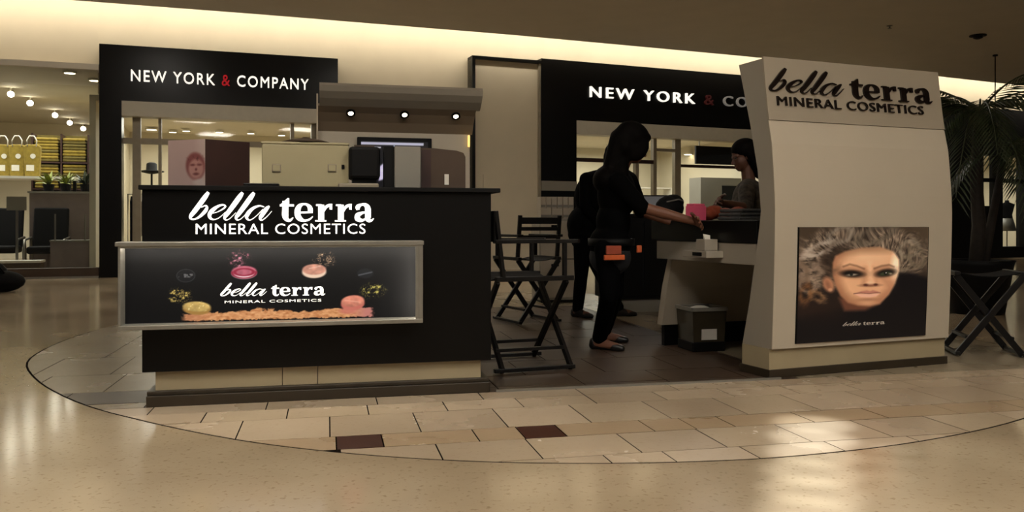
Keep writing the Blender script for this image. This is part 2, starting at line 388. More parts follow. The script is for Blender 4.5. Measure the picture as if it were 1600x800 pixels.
U1 = 5.1
def row(v0, v1, joints, ms):
    for i, (a, c) in enumerate(zip(joints, joints[1:])): tile(a, c, v0, v1, ms(i, a))
def reg(start, step, end=U1):
    l = [start]
    while l[-1] < end: l.append(l[-1]+step)
    return l
tm = lambda i, a: M['tile'][rt.randrange(3)]
row(2.8, 3.155, [-.1,.55,1.07,1.32,1.66,2.05,2.45,2.9,3.4,3.9], tm)
row(3.155, 3.467, [-.3,.05,.44,.825,1.237,1.61,2.0,2.39,2.78,3.17,3.56,3.95,4.34], tm)
row(3.467, 3.68, [-.4,.036,.228,.63,.83,1.015,1.42,1.62,1.81,2.21,2.6,3.0,3.4,3.8,4.2,4.6], lambda i, a: M['tile_brown'] if a in (.036,.83) else M['tile_strip'])
row(3.68, 4.07, reg(-1.175, .395), tm)
row(4.07, 4.29, reg(-1.345, .385), tm)
row(4.29, 4.47, reg(-1.4, .55), tm)
row(4.47, 4.60, [-2.0,-1.3,-.9], lambda i, a: M['tile_grey'])
row(4.60, 4.93, [-2.0,-1.35,-.88], lambda i, a: M['tile_plum'])
row(4.93, 5.5, [-2.1,-1.62,-1.2,-.88], lambda i, a: M['tile_grey'])
row(5.5, 6.2, [-2.1,-1.75,-1.3,-.88], lambda i, a: M['tile_grey'])
row(6.2, 8.6, [-2.1,-1.5,-.88], lambda i, a: M['tile_grey'])
row(4.60, 4.93, [-.88, .1], lambda i, a: M['tile_dark'])
v = 4.47; k = 0
while v < 8.55:
    lo = -.88 if k else -.9
    js = [-.88 if v > 4.9 else -.9]+[x for x in reg(-.6+(k % 2)*.25, .51, 2.75)]
    js[-1] = 2.75
    if v == 4.47: row(v, v+.13, js, lambda i, a: M['tile_dark']); row(v+.13, v+.46, [j for j in js if j >= .1-1.2], lambda i, a: M['tile_dark'] if a > .05 else M['tile_dark']); v += .46
    else: row(v, v+.51, js, lambda i, a: M['tile_dark']); v += .51
    k += 1
row(v, 11.2, [-1.6,-.6,.4,1.4,2.4,3.4,4.4], lambda i, a: M['tile_grey'])
row(4.47, 5.3, [2.75,3.4,4.05,4.7,5.1], lambda i, a: M['tile_grey'])
row(5.3, 6.4, [2.75,3.4,4.05,4.7,5.1], lambda i, a: M['tile_grey'])
row(6.4, v, [2.75,3.6,4.4,5.1], lambda i, a: M['tile_grey'])
# metal nosing where the dark kiosk floor begins
b = MB(); b.box(0, 1.72, 0, .02, 0, .012)
tr = b.build('trim_1', M['silver'], kind='structure'); tr.location = T(.90, 4.458); tr.rotation_euler = (0, 0, TA)

# ------------------------------------------------------------------ mall ceiling, cove and long back wall
CE = [(-12.,11.6),(-7.06,13.3),(-4.37,14.19),(0,15.75),(4.83,17.7),(10.1,20.06),(18,23.8),(26,27.6)]
def offset(pl, d):
    out = []
    for i, p in enumerate(pl):
        a = pl[max(i-1, 0)]; c = pl[min(i+1, len(pl)-1)]; l = math.hypot(c[0]-a[0], c[1]-a[1])
        out.append((p[0]-(c[1]-a[1])/l*d, p[1]+(c[0]-a[0])/l*d))
    return out
def hit(px, pl):
    r = (px-CX)/F
    for (x0, y0), (x1, y1) in zip(pl, pl[1:]):
        den = (x1-x0)-r*(y1-y0)
        t = (r*y0-x0)/den
        if -1e-6 <= t <= 1.000001: return (x0+t*(x1-x0), y0+t*(y1-y0))
    raise ValueError(px)
def framed(px0, px1, pl):
    a = hit(px0, pl); c = hit(px1, pl); return Frame(a[0], a[1], math.degrees(math.atan2(c[1]-a[1], c[0]-a[0]))), math.hypot(c[0]-a[0], c[1]-a[1])
ZC = 4.5
WL = offset(CE, 1.25); SF = offset(CE, .92)
b = MB(); pts = CE+[(26,-9),(-12,-9)]
b.prism(pts, ZC, ZC+.12, lambda x, y, t: (x, y, t)); ceiling = b.build('ceiling', M['ceil'], kind='structure')
b = MB()
w2 = offset(CE, 1.4)
b.prism(offset(CE, -.35)+w2[::-1], 5.3, 5.4, lambda x, y, t: (x, y, t)); b.build('ceiling_cove', M['wall'], kind='structure')
for (x0, y0), (x1, y1) in zip(CE, CE[1:]):     # LED strips lying on the ceiling slab behind its edge
    l = math.hypot(x1-x0, y1-y0); nx, ny = -(y1-y0)/l, (x1-x0)/l
    ld = bpy.data.lights.new('cove_strip', 'AREA'); ld.shape = 'RECTANGLE'; ld.size = l; ld.size_y = .12; ld.energy = COVE*l; ld.color = (1, .90, .74)
    lo = bpy.data.objects.new('cove_strip', ld); COL.objects.link(lo)
    lo.location = ((x0+x1)/2+nx*.5, (y0+y1)/2+ny*.5, ZC+.33)
    z = Vector((-nx, -ny, .1)).normalized(); x = Vector(((x1-x0)/l, (y1-y0)/l, 0)); y = z.cross(x)
    lo.rotation_euler = Matrix((x, y, z)).transposed().to_euler()
def wall_piece(name, px0, px1, z0, z1, m, y0=0, y1=.15, pl=WL):
    fr, w = framed(px0, px1, pl); b = MB(); b.box(0, w, y0, y1, z0, z1)
    o = b.build(name, m, kind='structure'); o.location = fr.O; o.rotation_euler = (0, 0, fr.a); return o, fr, w
# wall: over the left shop, around the black shopfronts, above the right shop
wall_piece('wall_left', -330, 153, 3.6, 5.35, M['wall'])
wall_piece('wall_back', 153, 345, 0, 5.35, M['wall']) if False else None
segs = [(153, 330, 3.2), (330, 500, 3.2), (500, 800, 0), (800, 850, 0), (850, 1190, 3.2), (1190, 1460, 3.2), (1460, 1640, 3.2), (1640, 1740, 3.2)]
for i, (a, c, z0) in enumerate(segs): wall_piece('wall_back', a, c, z0, 5.35, M['wall'])

# ------------------------------------------------------------------ shopfront, left
def lamp_disc(fr, px, py, Y, name, label, r=.06, group=None, m=None):
    p = P(px, py, Y); t = thing(name, label, 'light', p, 0, group)
    b = MB(); b.lathe([(r*1.25,0),(r*1.25,.03),(r,.03),(r,0.005)], 16, (0,0,-.03)); b.build('ring', M['white'], t)
    b = MB(); b.lathe([(r*.95,-.031),(r*.95,-.026)], 16); b.build('bulb', m or M['lamp'], t); return t
def area(name, loc, sx, sy, e, col=(1,.96,.87), rot=(0,0,0), spread=178):
    ld = bpy.data.lights.new(name, 'AREA'); ld.shape = 'RECTANGLE'; ld.size = sx; ld.size_y = sy; ld.energy = e; ld.color = col
    o = bpy.data.objects.new(name, ld); COL.objects.link(o); o.location = loc; o.rotation_euler = rot; ld.spread = math.radians(spread); return o
fr, wd = framed(155, 528, SF); FRL = fr
sf = fr.thing('storefront', 'black shopfront with lit white letters and red ampersand, left of the kiosk sign', 'storefront')
zt = fr.at(155, 68)[1]; zo = fr.at(190, 157)[1]; uo0 = fr.at(190, 300)[0]; uo1 = fr.at(497, 300)[0]
MB().box(0, wd, 0, .33, zo, zt).build('fascia_panel', M['fascia'], sf)
MB().box(0, uo0, 0, .33, 0, zo).build('column', M['fascia'], sf); MB().box(uo1, wd, 0, .33, 0, zo).build('column', M['fascia'], sf)
u0, z0 = fr.at(205, 126); u1, z1 = fr.at(482, 107); zl = fr.at(482, 134)[1]; zlt = fr.at(205,108)[1]
me = text_mesh('NEW YORK & COMPANY', fr.at(205,120)[0], fr.at(482,120)[0], fr.at(205,127)[1], fr.at(205,109)[1], .05, 0.0, 1.2)
islands(me, M['lit_sign'], sf, map_fn=lambda x, y, z: (x, y, z), pick=lambda i: M['red_sign'] if i == 7 else M['lit_sign'])
for a, c in ((205, 218), (246, 251), (455, 461), (488, 497)):
    MB().box(fr.at(a, 300)[0], fr.at(c, 300)[0], .2, .32, 0, zo-.2).build('mullion', M['frame'], sf)
MB().box(uo0, uo1, .0, .33, zo-.26, zo-.002).build('header_rail', M['header_rail'], sf)
zr = fr.at(300, 221)[1]; MB().box(uo0, uo1, .21, .30, zr-.05, zr+.05).build('transom', M['frame'], sf)
for a, c in ((190, 205), (218, 246), (251, 455), (461, 488)):
    MB().box(fr.at(a, 300)[0], fr.at(c, 300)[0], .25, .26, .0, zo-.26).build('glass_pane', M['glass'], sf)
def room(fr, u0, u1, d, zc, wm, name):
    b = MB(); b.box(u0-.1, u1+.1, d, d+.1, 0, zc+.1).box(u0-.2, u0-.1, .34, d+.1, 0, zc+.1).box(u1+.1, u1+.2, .34, d+.1, 0, zc+.1)
    o = b.build('wall_'+name, wm, kind='structure'); o.location = fr.O; o.rotation_euler = (0,0,fr.a)
    b = MB(); b.box(u0-.2, u1+.2, .34, d+.1, zc, zc+.1); o = b.build('ceiling_'+name, wm, kind='structure'); o.location = fr.O; o.rotation_euler = (0,0,fr.a)
M['shopwall'] = mat('pale shop wall', (206,196,172), .8, var=.05, scale=1.2)
room(fr, .0, uo1+1.4, 5.6, 3.08, M['shopwall'], 'shop_left')
p = fr.w(2.0, 3.2, 2.95); area('shop_lamp', p, 3.6, 3.0, SHOP*1.25, rot=(0,0,fr.a))
for i, (px, py) in enumerate([(237,201),(270,205),(291,203),(343,205),(392,207),(440,210)]):
    lamp_disc(fr, px, py, F*2.13/(HY-py), 'ceiling_downlight', ['big bright downlight at the left end of the row in the left black shopfront','second downlight from the left in the left black shopfront','third downlight from the left in the left black shopfront','fourth downlight from the left, over the dark brown box','fifth downlight from the left, over the beige case','rightmost downlight in the left black shopfront'][i], .11 if i == 0 else .08, 'downlights in the left black shopfront')
# things standing inside that shop
def rack(fr, u, y, label, n, seed):
    t = fr.thing('clothes_rack', label, 'clothes rack', u, y)
    b = MB(); b.tube([(-.5,0,0.03),(-.5,0,1.5),(.5,0,1.5),(.5,0,.03)], .015); b.build('rail', M['steel'], t)
    b = MB(); b.box(-.53,-.47,-.25,.25,0,.03).box(.47,.53,-.25,.25,0,.03); b.build('foot', M['steel'], t)
    r = random.Random(seed)
    for i in range(n):
        x = -.42+.84*i/(n-1); c = fr.w(u+x, y, 0); g = thing('garment', 'dark garment, %s from the left on the rack %s' % (['first','second','third','fourth','fifth','sixth','seventh'][i], 'behind the narrow left pane' if seed == 1 else 'in the right black shopfront'), 'clothing', fr.w(u+x, y, 0), fr.a, 'garments on racks inside the black shopfronts')
        w = r.uniform(.19,.23); h = r.uniform(.6,.95)
        mb = MB(); mb.prism([(-.06,1.46),(.06,1.46),(w,1.36),(w*.95,1.46-h),(-w*.95,1.46-h),(-w,1.36)], -.025, .025, lambda a, c2, tt: (tt, a, c2)); mb.build('cloth', M[r.choice(['tee','jean','grey_cloth','car_grey','brown_dark'])], g, bevel=.012)
        mb = MB(); mb.tube([(0,0,1.46),(0,0,1.49),(0,.015,1.52),(0,-.01,1.525)], .004, 6); mb.build('hook', M['steel'], g)
rack(fr, .75, 1.9, 'clothes rack seen through the narrow left pane of the shopfront', 6, 1)
# black hat on a tall stand
hp = P(237, 268, 17.2); t = thing('hat_stand', 'black wide brimmed hat on a stand behind the left shop glass', 'hat stand', (hp.x, hp.y, 0))
MB().lathe([(.16,0),(.16,.03),(.02,.04),(.02,hp.z)], 14).build('stand', M['black_matt'], t)
MB().lathe([(.05,-.05),(.24,-.01),(.24,0.01),(.11,.03),(.10,.16),(.05,.19)], 20, (0,0,hp.z)).build('hat', M['black_matt'], t, True)

# ------------------------------------------------------------------ framed plain panel and shopfront, right
fr, w = framed(738, 846, SF)
t = fr.thing('wall_panel', 'tall plain cream panel with a thin black frame beside the right shopfront', 'panel')
zt2 = fr.at(738, 91)[1]
MB().box(0, w, .08, .3, 0, zt2).build('panel_board', M['wall'], t)
MB().box(0, .065, 0, .3, 0, zt2+.05).build('frame_post', M['fascia'], t)
MB().box(0, w, 0, .3, zt2, zt2+.06).build('frame_top', M['fascia'], t)
MB().box(w-.05, w, .03, .3, 0, zt2).build('frame_post', M['frame'], t)
ua, za = fr.at(757, 272); ub, zb = fr.at(815, 272)
b = MB(); b.box(ua, ub, .065, .082, .1, za); b.build('access_door', M['wall'], t)
fr, w = framed(846, 1190, SF); FRR = fr
sf = fr.thing('storefront', 'black shopfront behind the standing shoppers, its lit sign running behind the tower', 'storefront')
zt = fr.at(857, 92)[1]; zo = fr.at(902, 188)[1]; uo0 = fr.at(901, 300)[0]
MB().box(0, w, 0, .33, zo, zt).build('fascia_panel', M['fascia'], sf)
zc0 = fr.at(870, 283)[1]; zc1 = fr.at(870, 298)[1]
MB().box(0, uo0, 0, .33, zc0, zo).build('column', M['fascia'], sf)
MB().box(0, uo0, -.02, .33, zc1, zc0).build('column_band', M['grey_case'], sf); MB().box(0, uo0, 0, .33, 0, zc1).build('column_base', M['fascia'], sf)
me = text_mesh('NEW YORK & COMPANY', fr.at(921,150)[0], fr.at(921,150)[0]+(fr.at(1091,150)[0]-fr.at(921,150)[0])*2.12, fr.at(921,152)[1], fr.at(921,135)[1], .05, 0.0, 1.3)
islands(me, None, sf, pick=lambda i: M['lit_sign'] if i < 7 else (M['red_dim'] if i == 7 else M['dim_sign']))
MB().box(uo0, w, .0, .33, zo-.28, zo-.002).build('header_rail', M['header_rail'], sf)
for a, c, zz in ((1001,1006,0),(1029,1034,0),(1063,1072,0)):
    MB().box(fr.at(a,300)[0], fr.at(c,300)[0], .2, .32, 0, zo-.28).build('mullion', M['frame'], sf)
zr = fr.at(920, 247)[1]; MB().box(uo0, fr.at(1029,300)[0], .2, .3, zr-.06, zr+.02).build('transom', M['brown_dark'], sf)
zr = fr.at(1080, 256)[1]; MB().box(fr.at(1072,300)[0], w, .2, .3, zr-.06, zr+.0).build('transom', M['brown_dark'], sf)
zr = fr.at(1040, 233)[1]; MB().box(fr.at(1034,300)[0], fr.at(1063,300)[0], .2, .3, zr-.03, zr+.03).build('transom', M['frame'], sf)
for a, c in ((901,1001),(1006,1029),(1034,1063),(1072,1189)):
    MB().box(fr.at(a,300)[0], fr.at(c,300)[0], .25, .26, 0, zo-.28).build('glass_pane', M['glass'], sf)
room(fr, uo0-1.5, w+1.0, 6, 3.12, M['shopwall'], 'shop_right')
area('shop_lamp', fr.w(3.6, 3.2, 3.0), 4.5, 3.6, SHOP*1.9, rot=(0,0,fr.a))
for i, (px, py) in enumerate([(1075,240),(955,226),(1120,236)]):
    lamp_disc(fr, px, py, min(F*2.15/(HY-py), 23.5), 'ceiling_downlight', ['bright downlight beside the right mullion of the right black shopfront','downlight at the left of the right black shopfront','downlight behind the hanging board in the right black shopfront'][i], .11, 'downlights in the right black shopfront')
ua, za = fr.at(1092, 228, 1.2); ub, zb = fr.at(1152, 258, 1.2)
t = fr.thing('hanging_sign_board', 'dark blank board hanging behind the right shop glass', 'board', (ua+ub)/2, 1.2, zb)
MB().box(-(ub-ua)/2-.1, (ub-ua)/2+.3, -.03, .03, 0, za-zb).build('board', M['black_matt'], t); 
MB().box(-(ub-ua)/2, -(ub-ua)/2+.02, -.01, .01, za-zb, 3.12-zb).box((ub-ua)/2-.02, (ub-ua)/2, -.01, .01, za-zb, 3.12-zb).build('hanger', M['steel'], t)
ua, za = fr.at(1092, 278, 2.4); ub, zb = fr.at(1150, 340, 2.4)
t = fr.thing('display_cabinet', 'grey display cabinet with a black door behind the right shop glass', 'cabinet', (ua+ub)/2, 2.4)
MB().box(-.7, .7, -.25, .25, 0, za).build('body', M['grey_case'], t); MB().box(-.05, .6, -.27, -.25, .1, za-.2).build('door', M['black_matt'], t)
ua, za = fr.at(1015, 300, 4.5)
for k, (px, z) in enumerate(((925, 1.75), (1015, 1.95))):
    uu = fr.at(px, 300, 4.6)[0]
    t = fr.thing('shelf_unit', ['white shelf unit by the left pane of the right shop','white shelf unit by the middle panes of the right shop'][k], 'shelf', uu, 4.9)
    b = MB(); b.box(-.8,-.77,-.2,.2,0,z).box(.77,.8,-.2,.2,0,z); b.build('upright', M['white'], t)
    for zz in (.3,.75,1.2,z-.03): MB().box(-.77,.77,-.2,.2,zz,zz+.03).build('shelf_board', M['white'], t)
    b = MB()
rack(fr, 2.2, 2.4, 'clothes rack low behind the glass of the right shop', 7, 5)

# ------------------------------------------------------------------ neighbouring shop, far left
fr, w = framed(-330, 154, SF); FRS = fr
M['shopceil'] = mat('shop ceiling', (176,166,144), .85, var=.04, scale=1.5)
b = MB(); b.box(0, w, 0, 1.9, 3.56, 3.66); o = b.build('ceiling_shop_soffit', M['ceil'], kind='structure'); o.location = fr.O; o.rotation_euler = (0,0,fr.a)
b = MB(); b.box(0, w+.5, 1.9, 11, 3.62, 3.72); o = b.build('ceiling_shop', M['shopceil'], kind='structure'); o.location = fr.O; o.rotation_euler = (0,0,fr.a)
b = MB(); b.box(-1, w+.5, 9.5, 9.6, 0, 3.7); o = b.build('wall_shop_far', M['shopwall'], kind='structure'); o.location = fr.O; o.rotation_euler = (0,0,fr.a)
b = MB(); b.box(0, w, .02, .2, 0, .17); o = b.build('baseboard_left', M['carton'], kind='structure'); o.location = fr.O; o.rotation_euler = (0,0,fr.a)
b = MB(); b.box(0, w, -.02, .02, 0, .03); o = b.build('trim_2', M['silver'], kind='structure'); o.location = fr.O; o.rotation_euler = (0,0,fr.a)
b = MB(); b.box(0, w, .1, .11, .17, 3.56); o = b.build('window_1', M['glass'], kind='structure'); o.location = fr.O; o.rotation_euler = (0,0,fr.a)
area('shop_lamp', fr.w(w-2.2, 4.5, 3.5), 3.5, 5, SHOP*2.6, rot=(0,0,fr.a), spread=140)
OR = ['nearest','second nearest','middle','second farthest','farthest']
for i, (px, py) in enumerate([(17,147),(47,161),(86,180),(109,192),(130,201)]):
    Y = F*2.58/(HY-py); p = P(px, py, Y)
    t = thing('track_spotlight', OR[i]+' of the five bright track spotlights in the far left shop', 'light', (p.x, p.y, p.z), 0, 'track spotlights in the far left shop')
    b = MB(); b.tube([(0,0,.13),(0,0,.04)], .02); b.build('stem', M['white'], t)
    b = MB(); b.tube([(-.05,.12,.06),(0,0,0)], .05, 12, .065); b.build('shade', M['white'], t)
    b = MB(); b.tube([(0,0,0),(.006,-.013,-.006)], .058, 12); b.build('bulb', M['spot'], t)
for i, (px, py) in enumerate(((109,112),(148,124))):
    lamp_disc(fr, px, py, F*2.63/(HY-py), 'ceiling_downlight', ['left of the two flush downlights in the grey soffit, far left','right of the two flush downlights in the grey soffit, by the black column'][i], .09, 'soffit downlights at the far left shop')
def put(name, label, cat, px, Y, group=None, z=0): p = P(px, 300, Y); return thing(name, label, cat, (p.x, p.y, z), fr.a, group)
def zz(py, Y): return H-(py-HY)/F*Y
# shelf with olive folded blankets
t = put('display_shelf', 'tall dark shelf stacked with olive folded blankets in the far left shop', 'shelf', 97, 18)
MB().box(-.55,.55,.2,.23,0,2.85).build('back_board', M['olive2'], t)
for x in (-.55, 0, .52): MB().box(x,x+.03,-.2,.2,0,2.85).build('upright', M['brown_dark'], t)
for z in (1.68, 2.25): MB().box(-.55,.55,-.2,.2,z-.03,z).build('shelf_board', M['brown_dark'], t)
base = t.location
r = random.Random(2)
for lev in (1.68, 2.25):
    for cidx in (-.27, .26):
        for k in range(4):
            lbl = 'olive folded blanket, %s in the %s stack on the %s shelf, far left shop' % (['lowest','second up','third up','topmost'][k], 'left' if cidx < 0 else 'right', 'lower' if lev < 2 else 'upper')
            o_ = Vector((math.cos(fr.a)*cidx, math.sin(fr.a)*cidx, lev+.13*k))
            g = thing('folded_blanket', lbl, 'blanket', (base.x+o_.x, base.y+o_.y, o_.z), fr.a+r.uniform(-.04,.04), 'olive blankets on the shelf')
            MB().box(-.23,.23,-.17,.15,.002,.065).build('fold', M[r.choice(['olive','olive2'])], g, bevel=.025); MB().box(-.22,.225,-.18,.15,.066,.125).build('fold', M[r.choice(['olive','olive','olive2'])], g, bevel=.025)
# table with olive bags
t = put('display_table', 'white edged display table under the olive bags in the far left shop', 'table', 40, 17)
MB().box(-.95,.95,-.4,.4,1.83,1.88).build('tabletop', M['white'], t)
for x in (-.85,.85):
    for y in (-.33,.33): MB().box(x-.03,x+.03,y-.03,y+.03,0,1.83).build('leg', M['black_matt'], t)
for k, px in enumerate((6, 28, 51)):
    g = put('tote_bag', ['leftmost of three olive tote bags on the white edged table','middle of three olive tote bags on the white edged table','rightmost of three olive tote bags, next to the blanket shelf'][k], 'bag', px, 17, 'olive tote bags', 1.88)
    MB().prism([(-.13,0),(.13,0),(.155,.62),(.1,.66),(-.1,.66),(-.155,.62)], -.07, .07, lambda a, c, tt: (a, tt, c)).build('body', M['olive'], g, bevel=.02)
    b = MB(); b.tube([(-.08,-.075,.62),(-.09,-.08,.74),(-.04,-.08,.83),(.04,-.08,.83),(.09,-.08,.74),(.08,-.075,.62)], .012); b.build('handle', M['white'], g, True)
    b = MB(); b.lathe([(.05,0),(.05,.012)], 14); o = b.build('round_tag', M['white'], g); o.rotation_euler = (math.pi/2,0,0); o.location = (.02,-.07,.42)
    b = MB(); b.box(-.1,.04,-.078,-.07,.12,.24); b.build('label_patch', M['white'], g, bevel=.002)
# low counter with plants
t = put('display_counter', 'grey low counter carrying leafy plants in the far left shop', 'counter', 108, 16.6)
MB().box(-.65,.65,-.25,.25,0,1.52).build('body', M['car_grey'], t); MB().box(-.68,.68,-.28,.28,1.52,1.56).build('top', M['grey_case'], t)
for k in range(4): MB().box(-.62+.32*k,-.34+.32*k,-.262,-.25,.1,1.0).build('door', M['car_grey'], t)
def plant(name, label, loc, s, seed, m, group=None):
    t = thing(name, label, 'plant', loc, 0, group); r = random.Random(seed)
    MB().lathe([(.07*s,0),(.10*s,.14*s),(.085*s,.14*s),(.08*s,.12*s)], 14).build('pot', M['black_matt'], t)
    b = MB()
    for k in range(26):
        a = r.uniform(0, 6.28); el = r.uniform(.3, 1.3); L = r.uniform(.18,.36)*s; d = Vector((math.cos(a)*math.cos(el), math.sin(a)*math.cos(el), math.sin(el)))
        s0 = Vector((0,0,.12*s)); sd = d.cross(Vector((0,0,1))).normalized()*.035*s
        b.add([s0, s0+d*L*.5+sd, s0+d*L-Vector((0,0,.05*s)), s0+d*L*.5-sd, s0+d*L*.5+Vector((0,0,.012*s))], [(0,1,4),(1,2,4),(2,3,4),(3,0,4)])
    b.build('foliage', m, t, kind='stuff'); return t
for k, px in enumerate((76, 103, 134)):
    q = P(px, 300, 16.6); plant('potted_plant', ['bright yellow green plant at the left end of the grey counter','yellow green plant in the middle of the grey counter','dull green plant by the black column on the grey counter'][k], (q.x, q.y, 1.56), 1.1, k, M['leaf_bright'] if k < 2 else M['leaf'], 'plants on the grey counter')
t = put('sign_holder', 'pale square sign holder in front of the grey counter', 'sign', 26, 15.2)
MB().box(-.16,.16,-.015,.015,1.17,1.42).build('card', M['grey_case'], t); MB().box(-.02,.02,.015,.04,0,1.3).build('post', M['steel'], t); MB().box(-.14,.14,-.1,.1,0,.02).build('foot', M['steel'], t)
def lounge(px, Y, label):
    t = put('lounge_chair', label, 'chair', px, Y)
    MB().box(-.3,.3,-.3,.3,.36,.5).build('seat', M['canvas'], t, bevel=.04); MB().prism([(.22,.45),(.34,.45),(.5,1.22),(.4,1.24)], -.3, .3, lambda a, c, tt: (tt, a, c)).build('backrest', M['canvas'], t, bevel=.03)
    for x in (-.33,.33):
        b = MB(); b.tube([(x,-.3,0),(x,-.34,.4),(x,-.25,.62),(x,.3,.66),(x,.4,.4),(x,.45,0)], .022); b.build('leg', M['steel'], t, True)
lounge(2, 16.0, 'black lounge chair with pale tubular legs at the left picture edge'); lounge(74, 15.8, 'second black lounge chair, beside the pale sign holder')
t = put('display_platform', 'low dark platform with a pale edge behind the far left shop window', 'platform', 18, 15.3)
MB().box(-1.2,.55,-.5,-.1,0,.22).build('base', M['carton'], t); MB().box(-1.22,.57,-.52,-.08,.22,.26).build('edge', M['white'], t)
t = put('low_cabinet', 'low mauve grey cabinet with thin posts by the black column', 'cabinet', 114, 15.1)
MB().box(-.33,.3,-.2,.2,0,.6).build('body', M['car_grey'], t); MB().box(-.34,.31,-.22,.22,.6,.63).build('top', M['grey_case'], t)
for x in (-.26, .22): MB().box(x-.012,x+.012,-.18,-.155,.63,1.1).build('post', M['steel'], t)
# slumped bag at the left picture edge
p = FL(4, 458); t = thing('duffel_bag', 'black bag slumped on the floor at the left picture edge', 'bag', (p.x-.1, p.y+.1, 0))
MB().ell((0,0,.15),(.34,.2,.15)).ell((-.1,0,.24),(.2,.15,.18)).build('body', M['canvas'], t, True); b = MB(); b.tube([(-.2,-.1,.34),(-.1,-.16,.47),(.05,-.14,.4),(.12,-.1,.26)], .014); b.build('strap', M['black_matt'], t, True)
b = MB(); b.tube([(-.3,-.05,.16),(0,-.19,.2),(.3,-.06,.15)], .006, 6); b.build('zip', M['steel'], t)

# ------------------------------------------------------------------ ceiling fittings
for px, py, nm, lb in ((1390,40,'sprinkler_head','tiny sprinkler head on the grey ceiling'),(1528,55,'ceiling_vent','small dark oval fitting on the ceiling near the right edge')):
    Y = F*(ZC-H)/(HY-py); p = P(px, py, Y); t = thing(nm, lb, 'fitting', (p.x, p.y, ZC))
    if nm == 'sprinkler_head':
        MB().lathe([(.05,0),(.05,-.012),(.014,-.014),(.014,-.05)], 12).build('stem', M['steel'], t); MB().lathe([(.035,-.05),(.035,-.056)], 10).build('deflector', M['steel'], t)
    else:
        MB().lathe([(.15,0),(.15,-.02),(.11,-.03),(.10,-.02)], 20).build('ring', M['black_matt'], t); MB().lathe([(.1,-.02),(.08,-.06),(.03,-.08)], 16).build('dome', M['black'], t, True)
p = P(1555, 90, 17.6); t = thing('hanging_cable', 'thin dark cable hanging from the ceiling over the palm', 'cable', (p.x, p.y, ZC-.001))
b = MB(); b.tube([(0,0,0),(0,0,-1.5)], .012, 6); b.build('cable', M['black_matt'], t); MB().lathe([(.05,0),(.05,-.03)], 10).build('rosette', M['black_matt'], t); MB().lathe([(.03,-1.5),(.05,-1.55),(.02,-1.6)], 10).build('weight', M['black_matt'], t)
def ceiling_panel(x, y, sx, sy, label, rz=0, m='panel'):
    t = thing('ceiling_light', label, 'light', (x, y, ZC), rz, 'panel lights in the mall ceiling')
    b = MB(); b.box(-sx/2-.05,sx/2+.05,-sy/2-.05,-sy/2,-.04,0).box(-sx/2-.05,sx/2+.05,sy/2,sy/2+.05,-.04,0).box(-sx/2-.05,-sx/2,-sy/2,sy/2,-.04,0).box(sx/2,sx/2+.05,-sy/2,sy/2,-.04,0); b.build('frame', M['white'], t)
    MB().box(-sx/2,sx/2,-sy/2,sy/2,-.03,0).build('diffuser', M[m], t)
lbs = ['square ceiling panel above the viewer, left','square ceiling panel above the viewer, right','square ceiling panel behind the viewer, middle','square ceiling panel behind the viewer, right','first added corridor ceiling panel from the left, between kiosk and shops','second added corridor ceiling panel from the left, between kiosk and shops','third added corridor ceiling panel from the left, between kiosk and shops']
for lb, (x, y, sx, sy) in zip(lbs, ((-1.5,1.2,1.2,1.2),(2.4,.8,1.2,1.2),(0.5,-3,1.2,1.2),(5,-1,1.2,1.2),(-5,10.6,.7,.7),(-1,11.4,.7,.7),(3,12.4,.7,.7))): ceiling_panel(x, y, sx, sy, lb, 0.0, 'panel')  # the corridor panels are unseen, added to brighten the back wall

for i, (r_, Y) in enumerate([(.3615,2.45),(.3615,2.65),(.3615,2.86),(.3615,3.08),(.3615,3.32),(.3615,3.57),(.3615,3.83),(.462,2.55),(.462,2.7),(.462,2.86),(.462,3.03),(.462,3.2),(.462,3.4)]):  # unseen spots, added to draw the bright streak on the floor
    x = r_*Y; t = thing('track_spotlight', '%s added narrow spotlight of the %s row over the right foreground floor' % (['first','second','third','fourth','fifth','sixth','seventh'][i if i < 7 else i-7], 'left' if i < 7 else 'right'), 'light', (x, Y, ZC), 0, 'added narrow spotlights over the floor')
    b = MB(); b.lathe([(.02,0),(.02,-.1),(.05,-.11),(.05,-.24),(.042,-.24),(.042,-.13)], 14); b.build('shade', M['black_matt'], t)
    ld = bpy.data.lights.new('spot_bulb', 'SPOT'); ld.energy = STREAK_BEAM*(1 if i < 7 else .2); ld.spot_size = math.radians(6.0 if i < 7 else 3.4); ld.spot_blend = 1.0; ld.shadow_soft_size = .02; ld.color = (.88,.95,1)
    lo = bpy.data.objects.new('spot_bulb', ld); COL.objects.link(lo); lo.parent = t; lo.location = (0,0,-.22)
